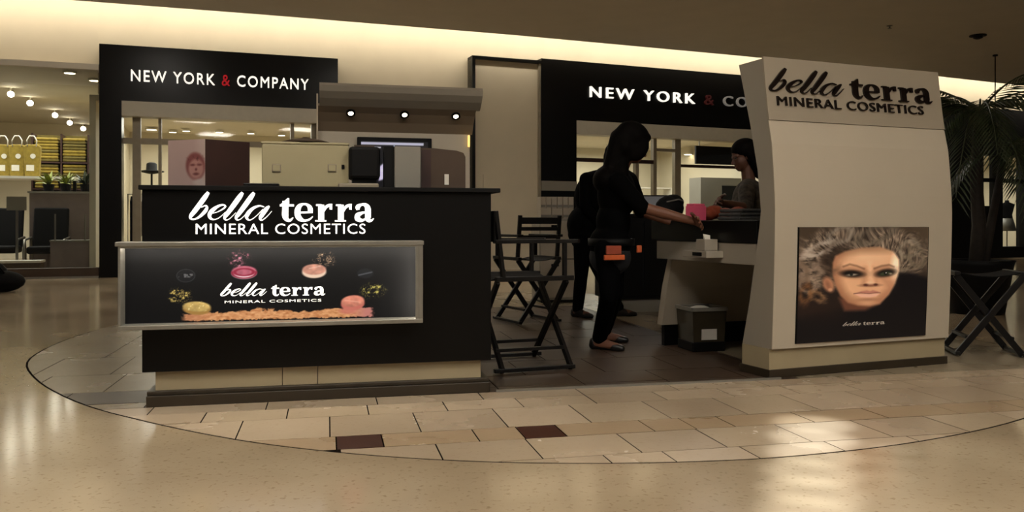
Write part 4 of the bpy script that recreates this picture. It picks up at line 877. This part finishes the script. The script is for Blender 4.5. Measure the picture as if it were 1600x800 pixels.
for a, c in (((-hw,-hw),(hw,-hw)),((hw,-hw),(hw,hw)),((hw,hw),(-hw,hw)),((-hw,hw),(-hw,-hw))): b.bar((*a,.305),(*c,.305),.02,.025)
b.build('rim', M['grey_case'], t); MB().box(-.06,.06,-hw*.94,-hw*.90,.085,.28).build('label_strip', M['white'], t); MB().ell((0,.02,.27),(.1,.09,.05)).build('liner', M['paper'], t, True)
# things on the make-up counter
t = tt_('folded_towel', 'dark grey towels folded on the make up counter next to the tower', 'towel', .33, .62, .9455, .1)
for k in range(3): MB().box(-.17+.01*k,.17-.008*k,-.11,.11,.001+.026*k,.025+.026*k).build('fold', M['grey_cloth'], t, bevel=.01)
t = tt_('pink_box', 'bright pink paper box on the make up counter by the reaching hand', 'box', -.0, .80, .9455, .2); t.location = TF.w(.06, .83, .9455)
MB().box(-.06,.06,-.04,.04,0,.10).build('carton', M['pink'], t, bevel=.003); MB().box(-.055,.05,-.036,.036,.10,.115).build('lid', M['pink'], t, bevel=.003)
t = tt_('makeup_bag', 'slouchy black make up bag behind the pink box', 'bag', .02, 1.10, .9455, .3); MB().ell((0,0,.09),(.13,.08,.09)).ell((.04,.0,.13),(.09,.07,.06)).build('body', M['canvas'], t, True); b = MB(); b.tube([(-.09,-.05,.13),(0,-.085,.15),(.09,-.05,.14)], .006, 6); b.build('zip', M['steel'], t)
t = tt_('rust_scarf', 'rust coloured cloth heaped on the make up counter', 'cloth', .38, .95, .9455, .0); b = MB()
for k in range(5): b.ell((-.14+.07*k, .02*math.sin(k*2), .045+.015*math.sin(k*1.7)), (.07,.06,.05))
b.build('folds', M['rust'], t, True)

# ------------------------------------------------------------------ black service counter and white drawers further back
p = FL(972, 489); BF = Frame(p.x, p.y, 14)
t = BF.thing('service_counter', 'black service counter with a grey kick board behind the shoppers', 'counter'); wb = BF.at(1062, 450)[0]; zb_ = BF.at(1010, 334)[1]
MB().box(-.1, wb, 0, .55, .14, zb_-.03).build('body', M['black_matt'], t); MB().box(-.13, wb+.03, -.03, .58, zb_-.03, zb_).build('top', M['black'], t, bevel=.004); MB().box(-.08, wb-.02, .03, .5, 0, .14).build('kick_board', M['grey_case'], t)
for k in range(2): MB().box(-.08+k*wb/2, wb/2-.11+k*wb/2, -.012, 0, .18, zb_-.08).build('door', M['black'], t)
u, _ = BF.at(1030, 320, .15); l = BF.thing('laptop', 'open laptop with a grey screen on the black service counter', 'laptop', u, .2, zb_+.0005, -.15)
MB().box(-.16,.16,-.12,.1,0,.015).build('keyboard_base', M['black_matt'], l, bevel=.003); o = MB().box(-.165,.165,0,.012,0,.2).build('lid', M['black_matt'], l, bevel=.003); o.location = (0,.1,.012); o.rotation_euler = (math.radians(-12),0,0)
MB().box(-.148,.148,-.002,0,.015,.185).build('screen', M['screen_grey'], o)
DFm = Frame(*P(843, 300, 9.7).to_2d(), 12)
t = DFm.thing('drawer_tower', 'white cabinet of drawers with small boxes on top, behind the second tall chair', 'cabinet'); wd_ = DFm.at(902, 300)[0]
zt_ = DFm.at(870, 341)[1]; MB().box(0, wd_, 0, .4, .03, zt_).build('body', M['white_side'], t, bevel=.005)
z_ = .06
for k in range(2):
    z2 = z_+(zt_-.08)/2; d_ = MB().box(.012, wd_-.012, -.014, 0, z_, z2-.012).build('drawer', M['white_lam'], t, bevel=.003); MB().box(wd_*.3,wd_*.5,-.02,-.014,z2-.09,z2-.06).build('handle', M['black_matt'], d_); z_ = z2
MB().box(.02,wd_-.02,.02,.38,0,.03).build('foot', M['black_matt'], t)
def stack(u0, u1, z0, z1, nn, label, grp, z_rows=1):
    for k in range(nn):
        a = u0+(u1-u0)*k/nn+.003; c = u0+(u1-u0)*(k+1)/nn-.003
        g = DFm.thing('small_box', label % ['first','second','third','fourth','fifth','sixth'][k], 'box', (a+c)/2, .12, z0+.0008, 0, grp); MB().box(-(c-a)/2,(c-a)/2,-.08,.08,0,z1-z0-.012).build('carton', M['white_lam'], g, bevel=.003); MB().box(-(c-a)/2+.004,(c-a)/2-.004,-.083,-.08,.01,.04).build('label_patch', M['grey_case'], g)
zA = DFm.at(870, 324)[1]; stack(.02, wd_-.03, zt_, zA, 3, 'white box with a grey label, %s from the left, lower layer on the drawer cabinet', 'lower boxes on the drawer cabinet')
zB = DFm.at(870, 306)[1]; stack(.02, wd_-.03, zA-.010, zB, 6, 'slim white box, %s from the left in the top row on the drawer cabinet', 'top row of boxes on the drawer cabinet')

# ------------------------------------------------------------------ tall folding chairs
def tall_chair(label, loc, rz, back=True, slats=False, w=.60, d=.46, seat=.58, arm=.80, top=1.0):
    t = thing('directors_chair', label, 'chair', loc, rz); wm = M['wood_black']; x = w/2-.02; y = d/2
    for yy, sg in ((y, 1), (-y, 1)):
        for q in (-1, 1):
            off = .016*q
            MB().bar((q*x, yy+off, 0.012), (-q*x, yy+off, seat-.012), .042, .024, (0,1,0)).build('leg', wm, t, bevel=.003)
    for q in (-1, 1):
        MB().bar((q*x, -y-.04, .02), (q*x, y+.04, .02), .03, .024).build('foot_rail', wm, t, bevel=.003)
        MB().bar((q*x, -y-.03, seat), (q*x, y+.03, seat), .036, .03).build('seat_rail', wm, t, bevel=.003)
    MB().bar((x*.66, -y, .13), (x*.66, y, .13), .03, .02).build('stretcher', wm, t); MB().bar((-x*.66, -y, .13), (-x*.66, y, .13), .03, .02).build('stretcher', wm, t)
    b = MB(); n = 8
    for i in range(n):
        a = -x+2*x*i/n; c = -x+2*x*(i+1)/n; za = seat+.016-.035*(1-(a/x)**2); zc = seat+.016-.035*(1-(c/x)**2)
        b.add([(a,-y,za),(c,-y,zc),(c,y,zc),(a,y,za),(a,-y,za-.006),(c,-y,zc-.006),(c,y,zc-.006),(a,y,za-.006)],[(0,1,2,3),(7,6,5,4),(0,4,5,1),(2,6,7,3)])
    b.build('seat', M['canvas'], t)
    if back:
        for q in (-1, 1):
            MB().bar((q*x, -y+.02, seat), (q*x, -y-.03, top), .036, .024, (0,1,0)).build('back_post', wm, t, bevel=.003)
            MB().bar((q*x, y-.03, seat), (q*x, y-.03, arm), .034, .022, (0,1,0)).build('arm_post', wm, t, bevel=.003)
            ar = MB(); ar.prism([(-y-.04,-.03),(y-.05,-.024),(y+.05,-.034),(y+.08,0),(y+.05,.034),(y-.05,.024),(-y-.04,.03)], arm, arm+.024, lambda a, c, tt: (q*x+c, a, tt)); ar.build('armrest', wm, t, bevel=.004)
        if slats:
            for z in (.80, .875, .95): MB().bar((-x, -y-.02, z), (x, -y-.02, z), .016, .034 if z < .9 else .06).build('back_slat', wm, t)
        else: MB().box(-x-.02, x+.02, -y-.05, -y-.035, top-.19, top).build('backrest', M['canvas'], t, bevel=.004)
    return t
# facing direction is local +y
c0 = Vector((.356,5.27,0)); fwd = Vector((.94,.35,0)).normalized(); side = Vector((-.35,.94,0)).normalized()
cc = c0-fwd*.23+side*.27
tall_chair('tall black folding chair beside the right end of the counter', (cc.x, cc.y, 0), math.atan2(fwd.y, fwd.x)-math.pi/2, w=.60)
p = P(826, 400, 7.9); tall_chair('slat backed tall black chair behind the nearer one, before the cream panel', (p.x-.02, p.y, 0), math.radians(28), slats=True, w=.46, seat=.6, top=1.0)
p = P(1523, 400, 5.95); tall_chair('low black folding stool with crossed legs right of the white tower', (p.x+.05, p.y, 0), math.radians(-14), back=False, w=.46, d=.36, seat=.575)

# ------------------------------------------------------------------ palm, planter and the dark shop on the far right
def palm(loc, label):
    t = thing('potted_palm', label, 'plant', loc); r = random.Random(11)
    MB().lathe([(.26,0),(.34,.5),(.36,.55),(.31,.55),(.29,.48)], 24).build('planter', M['black_matt'], t, True)
    MB().lathe([(.0,.47),(.29,.48),(.29,.485),(0,.49)], 20).build('soil', M['trunk'], t)
    b = MB(); b.tube([(0,0,.45),(.03,0,.9),(.0,0,1.4),(.04,0,2.10)], .075, 10, .05); b.build('trunk', M['trunk'], t, True)
    b = MB(); b.tube([(.1,.05,.45),(.2,.05,1.0),(.34,.04,1.75)], .05, 8, .035); b.build('trunk', M['trunk'], t, True)
    def frond(base, az, L, rise, droop, nl=26, lw=.018, ll=.36):
        bb = MB(); pts = []
        for i in range(14):
            s = i/13; pts.append(Vector(base)+Vector((math.cos(az)*L*s, math.sin(az)*L*s, rise*s-droop*s*s)))
        bb.tube(pts, .012, 6, .004)
        for k in range(nl):
            s = .12+.88*k/(nl-1); f_ = s*13; i = min(int(f_), 12); c = pts[i].lerp(pts[i+1], f_-i); tan = (pts[i+1]-pts[i]).normalized(); sd = tan.cross(Vector((0,0,1))).normalized()
            for q in (-1, 1):
                l = ll*(1-.55*abs(s-.4)); dr = (sd*q*.8+tan*.75+Vector((0,0,-.35))).normalized(); tip = c+dr*l+Vector((0,0,-.12*l)); m1 = c+dr*l*.45; wv = tan*lw
                bb.add([c, m1+wv, tip, m1-wv, m1+Vector((0,0,.006))], [(0,1,4),(1,2,4),(2,3,4),(3,0,4)])
        bb.build('frond', M['leaf'], t)
    top = (.04,0,2.08)
    for az, L, ri, dr in ((math.radians(188),.95,.62,.40),(math.radians(20),1.1,1.15,.72),(math.radians(-12),1.2,.9,.95),(math.radians(200),.8,.35,.9),(math.radians(250),.9,.5,1.0),(math.radians(300),.8,.5,.7),(math.radians(100),.9,.8,.7),(math.radians(150),.8,.5,.8),(math.radians(60),.9,.8,.9),(math.radians(225),.75,.2,1.1),(math.radians(275),.75,.15,1.1)): frond(top, az, L, ri, dr)
    for az, L, ri, dr in ((math.radians(10),.7,.5,.5),(math.radians(250),.6,.3,.7),(math.radians(170),.6,.3,.8)): frond((.34,.04,1.72), az, L, ri, dr)
    return t
p = P(1525, 300, 8.6); palm((p.x, p.y, 0), 'tall dark potted palm with arching fronds right of the white tower')
fr, w = framed(1440, 1735, SF)
sf = fr.thing('storefront', 'dark shopfront with small lit panes behind the palm at the right edge', 'storefront')
zt = fr.at(1540, 168)[1]; zo = fr.at(1560, 243)[1]; zk = fr.at(1560, 322)[1]
us = [fr.at(x, 280)[0] for x in (1537, 1562, 1567, 1604)]
MB().box(0, w, 0, .3, zo, zt).build('fascia_panel', M['black_matt'], sf); MB().box(0, us[0], 0, .3, 0, zo).build('side_wall', M['black_matt'], sf); MB().box(us[3], w, 0, .3, 0, zo).build('side_wall', M['black_matt'], sf); MB().box(us[1], us[2], 0, .3, 0, zo).build('mullion', M['black_matt'], sf)
MB().box(us[0], us[1], 0, .3, 0, zk).build('sill_panel', M['black_matt'], sf); MB().box(us[2], us[3], .0, .3, 0, .3).build('sill_panel', M['black_matt'], sf)
z1_ = fr.at(1560, 281)[1]; MB().box(us[0], us[1], .05, .2, z1_-.06, z1_+.04).build('transom', M['black_matt'], sf); MB().box(us[2], us[3], .05, .2, z1_-.06, z1_+.04).build('transom', M['black_matt'], sf)
MB().box(us[0], us[1], .1, .11, zk, zo).build('glass_pane', M['glass'], sf); MB().box(us[2], us[3], .1, .11, .3, zo).build('glass_pane', M['glass'], sf)
room(fr, us[0]-.8, us[3]+2.5, 4.0, zo+.15, M['shopwall'], 'shop_far_right'); area('shop_lamp', fr.w((us[0]+us[3])/2+.8, 2.0, zo), 2.4, 2, SHOP*.9, rot=(0,0,fr.a))
ua, za = fr.at(1571, 285, 2.5); ub_, zb_ = fr.at(1593, 304, 2.5)
t = fr.thing('picture_frame', 'black framed pale picture seen through the far right shop pane', 'picture', (ua+ub_)/2, 3.9795, zb_-.1); hwf = .3; b = MB()
for x0_, x1_, z0_, z1__ in ((-hwf,hwf,0,.04),(-hwf,hwf,.5,.54),(-hwf,-hwf+.04,.04,.5),(hwf-.04,hwf,.04,.5)): b.box(x0_,x1_,-.03,.02,z0_,z1__)
b.build('frame', M['black_matt'], t); MB().box(-hwf+.04,hwf-.04,-.01,.01,.04,.5).build('picture', M['paper'], t); MB().box(-.02,.02,-.014,-.01,.15,.4).build('print_mark', M['black_matt'], t)
ua, _ = fr.at(1576, 340, .7); t = fr.thing('mannequin', 'dark dressed mannequin with a grey skirt behind the far right pane', 'mannequin', ua, .75)
MB().lathe([(.2,0),(.2,.02),(.015,.03),(.015,.75)], 16).build('stand', M['steel'], t); MB().lathe([(.24,.72),(.2,.9),(.15,1.08)], 18).build('skirt', M['grey_case'], t, True); MB().lathe([(.15,1.06),(.13,1.18),(.17,1.36),(.2,1.48),(.06,1.54),(.05,1.6)], 18).build('torso', M['tee'], t, True)

# ------------------------------------------------------------------ people
def caps_mesh(caps, ells):
    vs = []; fs = []
    for a, ra, c, rc in caps:
        bm = bmesh.new()
        for p_, r_ in ((a, ra), (c, rc)): bmesh.ops.create_icosphere(bm, subdivisions=2, radius=r_, matrix=Matrix.Translation(Vector(p_)))
        bmesh.ops.convex_hull(bm, input=bm.verts); bm.verts.ensure_lookup_table()
        loose = [v_ for v_ in bm.verts if not v_.link_faces]; bmesh.ops.delete(bm, geom=loose, context='VERTS'); bm.verts.index_update()
        o = len(vs); vs += [v_.co[:] for v_ in bm.verts]; fs += [[v_.index+o for v_ in f.verts] for f in bm.faces]; bm.free()
    for c, rad, rot in ells:
        bm = bmesh.new(); mx = Matrix.Translation(Vector(c)) @ (rot.to_4x4() if rot is not None else Matrix.Identity(4)) @ Matrix.Diagonal((*rad, 1))
        bmesh.ops.create_icosphere(bm, subdivisions=3, radius=1, matrix=mx); bm.verts.index_update()
        o = len(vs); vs += [v_.co[:] for v_ in bm.verts]; fs += [[v_.index+o for v_ in f.verts] for f in bm.faces]; bm.free()
    me = bpy.data.meshes.new('blob'); me.from_pydata(vs, [], fs); return me
def blob(name, caps, ells, m, parent, voxel=.01, it=6, **kw):
    o = bpy.data.objects.new('blob', caps_mesh(caps, ells)); COL.objects.link(o)
    r_ = o.modifiers.new('r', 'REMESH'); r_.mode = 'VOXEL'; r_.voxel_size = voxel; s_ = o.modifiers.new('s', 'SMOOTH'); s_.factor = .5; s_.iterations = it
    dg = bpy.context.evaluated_depsgraph_get(); me = bpy.data.meshes.new_from_object(o.evaluated_get(dg)); old = o.data; bpy.data.objects.remove(o); bpy.data.meshes.remove(old)
    me.name = name; return link(name, me, m, parent, True, **kw)
def basis(f_, up=(0,0,1)):
    f_ = Vector(f_).normalized(); s = f_.cross(Vector(up)).normalized(); u = s.cross(f_); return f_, s, u
def hand(wr, d, palm_n, thumb, curl, s=1.0):
    """capsules of a hand: palm, four jointed fingers, thumb. d: pointing direction, palm_n: where the palm faces, thumb: thumb side"""
    d = Vector(d).normalized(); th = Vector(thumb); th = (th-d*th.dot(d)).normalized(); pn = d.cross(th); pn = pn if pn.dot(Vector(palm_n)) > 0 else -pn
    wr = Vector(wr); caps = []; k0 = wr+d*.085*s
    for j, (off, ln, rr_) in enumerate(((.031,.070,.0088),(.0105,.080,.0092),(-.0105,.074,.0088),(-.031,.058,.0078))):
        kn = k0+th*off*s-d*abs(off-.008)*.3*s; caps.append((wr+th*off*.55*s+d*.015, .014*s, kn, .0125*s)); p_ = kn; dd = d.copy()
        dd = (dd+th*off*3.2).normalized()
        for q, frac in enumerate((.45,.31,.24)):
            a_ = curl*(q+1)*(1+.12*j); v_ = (dd*math.cos(a_)+pn*math.sin(a_)).normalized(); e_ = p_+v_*ln*frac*s; caps.append((p_, rr_*s*(1-.08*q), e_, rr_*s*(1-.08*(q+1)))); p_ = e_
    tb = wr+d*.022*s+th*.028*s; t1 = tb+(d*.6+th*.75+pn*.25).normalized()*.042*s; t2 = t1+(d*.85+th*.4+pn*.3).normalized()*.032*s; t3 = t2+(d*.95+th*.1+pn*.35).normalized()*.026*s
    caps += [(wr+d*.01, .017*s, tb, .015*s), (tb, .0145*s, t1, .0115*s), (t1, .011*s, t2, .0098*s), (t2, .0098*s, t3, .008*s)]; return caps
def head(hc, f_, u_, s_, sc=1.0):
    R = Matrix((f_, s_, u_)).transposed(); q = lambda a, b_, c: Vector(hc)+(f_*a+s_*b_+u_*c)*sc
    ells = [(q(-.012,0,.035), (.095*sc,.074*sc,.088*sc), R), (q(.025,0,-.03), (.065*sc,.062*sc,.085*sc), R), (q(.055,0,-.085), (.03*sc,.03*sc,.024*sc), R), (q(.068,0,.022), (.02*sc,.055*sc,.014*sc), R), (q(.06,.03,-.03), (.02*sc,.022*sc,.022*sc), R), (q(.06,-.03,-.03), (.02*sc,.022*sc,.022*sc), R)]
    ells += [(q(-.008,.074,-.01), (.02*sc,.01*sc,.032*sc), R), (q(-.008,-.074,-.01), (.02*sc,.01*sc,.032*sc), R)]
    ells += [(q(.084,0,-.066), (.011*sc,.024*sc,.0075*sc), R), (q(.082,0,-.076), (.012*sc,.02*sc,.008*sc), R)]
    caps = [(q(.078,0,.01), .010*sc, q(.105,0,-.03), .013*sc), (q(.09,.012,-.036), .008*sc, q(.09,-.012,-.036), .008*sc)]
    return caps, ells, q
def person(label, root, J, fdir, hdir, mats, skirt=None, sleeves='short', curlL=.35, curlR=.35, hood=True, sc=1.0, hup=(0,0,1), shoe='flat'):
    t = thing('person', label, 'person', root); o_ = Vector(root); J = {k: Vector(v_)-o_ for k, v_ in J.items()}
    f_, s_, u_ = basis(fdir); hf, hs, hu = basis(hdir, hup)
    hcaps, hells, q = head(J['head'], hf, hu, hs, sc)
    R = Matrix((f_, s_, u_)).transposed(); mid = (J['hl']+J['hr'])/2; nk = J['neck']; ch = nk.lerp(mid, .30); ws = nk.lerp(mid, .66)
    def torso(g): return [(ch, (.115+g,.155+g,.17+g), R), (ws, (.10+g,.135+g,.15+g), R), (mid+u_*.03, (.125+g,.165+g,.13+g), R), (ch+f_*.06-u_*.04, (.075+g,.13+g,.075+g), R)]
    def arms(g, up=True, lo=True):
        c = []
        for a in 'lr':
            if up: c += [(J['s'+a], .056+g, J['e'+a], .041+g)]
            if lo: c += [(J['e'+a], .040+g, J['e'+a].lerp(J['w'+a], .35), .039+g), (J['e'+a].lerp(J['w'+a], .35), .039+g, J['w'+a], .026+g)]
        return c
    def legs(g, flare=0):
        c = []
        for a in 'lr': c += [(J['h'+a], .088+g, J['k'+a], .056+g), (J['k'+a], .055+g, J['k'+a].lerp(J['a'+a], .35), .054+g), (J['k'+a].lerp(J['a'+a], .35), .054+g, J['a'+a]+Vector((0,0,.02)), .034+g+flare)]
        return c
    def feet(g, lift=0):
        c = []
        for a in 'lr':
            d_ = J['t'+a]-J['a'+a]; d_.z = 0; d_.normalize(); an = J['a'+a]; z0 = -o_.z
            heel = Vector((an.x, an.y, .034+lift))-d_*.045; ball = Vector((an.x, an.y, .026+lift))+d_*.10; toe = Vector((an.x, an.y, .020+lift))+d_*.165
            c += [(an, .034+g, heel, .032+g), (an, .032+g, ball, .026+g), (heel, .032+g, ball, .034+g), (ball, .034+g, toe, .018+g)]
        return c
    sh_l = [(nk-u_*.03, .06, J['sl'], .055), (nk-u_*.03, .06, J['sr'], .055)]
    caps = hcaps+[(J['head']-hu*.06-hf*.015, .052, nk, .056)]+sh_l+arms(0)+legs(0)+feet(0, .006)
    for a in 'lr':
        wd_ = J['w'+a]-J['e'+a]; caps += hand(J['w'+a], J.get('hd'+a, wd_), Vector((0,0,-1)), J.get('th'+a, f_+Vector((0,0,.6))), curlL if a == 'l' else curlR, 1.1)
    blob('body', caps, hells+torso(0), mats['skin'], t, .0055, 3)
    blob('shirt', [(a, ra+.012, c, rc+.012) for a, ra, c, rc in sh_l]+arms(.014, True, sleeves == 'long'), torso(.016), mats['shirt'], t, .011, 4)
    blob('trousers', legs(.012, .012), [(mid-u_*.0, (.135,.175,.12), R)], mats['trousers'], t, .011, 4)
    for a in 'lr':
        d_ = J['t'+a]-J['a'+a]; d_.z = 0; d_.normalize(); an = J['a'+a]; heel = Vector((an.x, an.y, .03))-d_*.048; ball = Vector((an.x, an.y, .024))+d_*.09; toe = Vector((an.x, an.y, .02))+d_*.17
        c = [(heel, .037, heel+Vector((0,0,.025)), .034), (heel, .03, ball, .03), (ball+d_*.02, .036, toe, .024), (heel-d_*.0, .024, toe, .02)]
        if shoe != 'flat': c += [(an-Vector((0,0,.01)), .043, ball, .036)]
        so = blob('shoe', c, [], mats['shoe'], t, .007, 3)
        for v_ in so.data.vertices:
            if v_.co.z < .002: v_.co.z = .002
    for sd in (-1, 1):
        b = MB(); c = q(.078, .030*sd, .008); b.ell(c, (.0105,.0105,.0105), 10, 8); e = b.build('eye', mats.get('eye', M['eye']), t, True); b = MB(); c = q(.0835, .030*sd, .008); b.ell(c, (.0068,.0068,.0068), 8, 6); b.build('iris', M['iris'], e, True)
    return t, J, q, hf, hs, hu, f_, s_, u_, R
# shopper with the reaching arm (nearest)
Y1 = 5.85
W1 = lambda px, py, d=0: P(px, py, Y1+d)
J = dict(head=W1(990,227), neck=W1(968,268), sr=W1(966,284,-.16), sl=W1(982,282,.17), er=P(1003,324,5.62), wr=P(1088,347,5.60), el=W1(1002,330,.22), wl=W1(1060,350,.12),
         hr=W1(950,388,-.09), hl=W1(956,388,.09), kr=W1(952,462,-.09), kl=W1(960,458,.10), ar=FL(937,546)+Vector((0,.0,.07)), al=FL(944,534)+Vector((0,0,.07)), tr=FL(990,550), tl=FL(998,536))
J['thr'] = Vector((.35,.2,.9)); J['hdr'] = Vector((.97,.12,-.30)); J['thl'] = Vector((.35,-.2,.9))
pr = person('person in black with covered dark hair, reaching right over the make up counter', (J['ar'].x, (J['ar'].y+J['al'].y)/2, 0), J, (.95,.30,0), (.90,.12,-.42), dict(skin=M['skin2'], shirt=M['tee'], trousers=M['jean'], shoe=M['sole']), hup=(.4,0,1), curlR=.16, curlL=.4)
t, J1, q, hf, hs, hu, f_, s_, u_, R = pr
RH = Matrix((hf, hs, hu)).transposed()
blob('hair', [(q(-.10,0,.0), .085, J1['neck']+Vector((-.05,.0,-.03)), .085), (q(-.06,.05,-.05), .06, J1['neck']+Vector((-.0,.09,-.03)), .055), (q(-.06,-.05,-.05), .06, J1['neck']+Vector((-.0,-.09,-.03)), .055)],
     [(q(.015,.062,-.01), (.085,.034,.105), RH), (q(.015,-.062,-.01), (.085,.034,.105), RH), (q(.03,0,.09), (.066,.072,.034), RH), (q(-.035,0,.055), (.125,.105,.105), RH), (q(-.07,0,.0), (.105,.10,.12), RH), (J1['neck']+Vector((-.09,0,-.06)), (.10,.14,.10), None)], M['hair'], t, .011, 5)
mid = (J1['hl']+J1['hr'])/2
blob('apron', [], [(mid+Vector((.0,0,-.06)), (.140,.186,.135), R)], M['apron'], t, .012, 4)
bl = MB(); n_ = 28; 
for zz0, zz1 in ((.02,.07),):
    bl.add([mid+f_*(  .158*math.cos(2*math.pi*k/n_)+.01)+s_*.192*math.sin(2*math.pi*k/n_)+Vector((0,0,z)) for z in (zz0, zz1) for k in range(n_)], [(k,(k+1)%n_,n_+(k+1)%n_,n_+k) for k in range(n_)])
o = bl.build('belt', M['black_matt'], t, True); sm = o.modifiers.new('thick', 'SOLIDIFY'); sm.thickness = .008
for k, (du, dz, w2_, h2_) in enumerate(((-.07,-.005,.11,.06),(-.065,-.055,.15,.035),(.12,.0,.035,.05))):
    c = mid+f_*du+s_*.215+Vector((0,0,dz)); mb = MB(); mb.bar(c-f_*w2_/2, c+f_*w2_/2, .02, h2_, (0,0,1)); mb.build('pouch_item', M['orange'] if k else M['rust'], t, bevel=.005, label='orange item in the waist pouch')
# second person, hidden behind the first
Y2 = 8.2
W2 = lambda px, py, d=0: P(px, py, Y2+d)
J = dict(head=W2(964,246), neck=W2(940,270), sr=W2(916,280,-.18), sl=W2(926,280,.18), er=W2(914,322,-.22), wr=W2(938,352,-.2), el=W2(918,322,.22), wl=W2(945,352,.15),
         hr=W2(911,374,-.09), hl=W2(916,374,.09), kr=W2(908,432,-.09), kl=W2(940,430,.10), ar=FL(904,497)+Vector((0,.1,.07)), al=FL(966,494)+Vector((0,0,.07)), tr=FL(932,498), tl=FL(992,494))
pr = person('person in a black jacket standing behind the reaching person, mostly hidden', (J['ar'].x, J['ar'].y, 0), J, (.97,.2,0), (.97,.2,-.1), dict(skin=M['skin'], shirt=M['jacket'], trousers=M['jean'], shoe=M['sole']), sleeves='long', shoe='full')
t, J2, q, hf, hs, hu, f_, s_, u_, R = pr
RH = Matrix((hf, hs, hu)).transposed(); mid = (J2['hl']+J2['hr'])/2
blob('hair', [(q(-.06,0,0), .08, q(-.07,0,-.10), .06)], [(q(-.025,0,.055), (.105,.088,.088), RH)], M['hair'], t, .011, 4)
blob('jacket', [], [(J2['neck'].lerp(mid, .35)-f_*.04, (.17,.20,.22), R), (mid-f_*.0+Vector((0,0,.14)), (.175,.21,.20), R), (mid+Vector((0,0,.05)), (.165,.205,.12), R)], M['jacket'], t, .012, 4)
# artist behind the make-up counter
Y3 = 6.85
W3 = lambda px, py, d=0: P(px, py, Y3+d)
J = dict(head=W3(1161,245), neck=W3(1170,284), sr=W3(1168,300,.17), sl=W3(1166,300,-.17), er=W3(1172,330,.2), wr=W3(1130,332,.1), el=P(1166,325,6.5), wl=P(1122,316,6.35),
         hr=W3(1172,385,.09), hl=W3(1172,385,-.09), kr=W3(1171,450,.09), kl=W3(1171,450,-.09), ar=W3(1171,511,.09), al=W3(1171,511,-.09), tr=W3(1140,520,.05), tl=W3(1140,520,-.12))
for a in ('ar', 'al'): J[a].z = .075
J['hdl'] = Vector((-.95,-.1,-.12)); J['thl'] = Vector((-.3,-.2,.9)); J['thr'] = Vector((-.3,.2,.9))
pr = person('person with dark hair and patterned shirt leaning behind the make up counter', (J['ar'].x, Y3, 0), J, (-.95,-.2,0), (-.94,-.15,-.3), dict(skin=M['skin'], shirt=M['pattern'], trousers=M['jean'], shoe=M['sole']), hup=(-.3,0,1), shoe='full')
t, J3, q, hf, hs, hu, f_, s_, u_, R = pr
RH = Matrix((hf, hs, hu)).transposed()
blob('hair', [(q(-.08,0,.0), .08, q(-.11,0,-.16), .07), (q(-.03,.06,.0), .045, q(-.06,.06,-.14), .04), (q(-.03,-.06,.0), .045, q(-.06,-.06,-.14), .04)], [(q(-.03,0,.058), (.112,.094,.092), RH)], M['hair'], t, .011, 4)
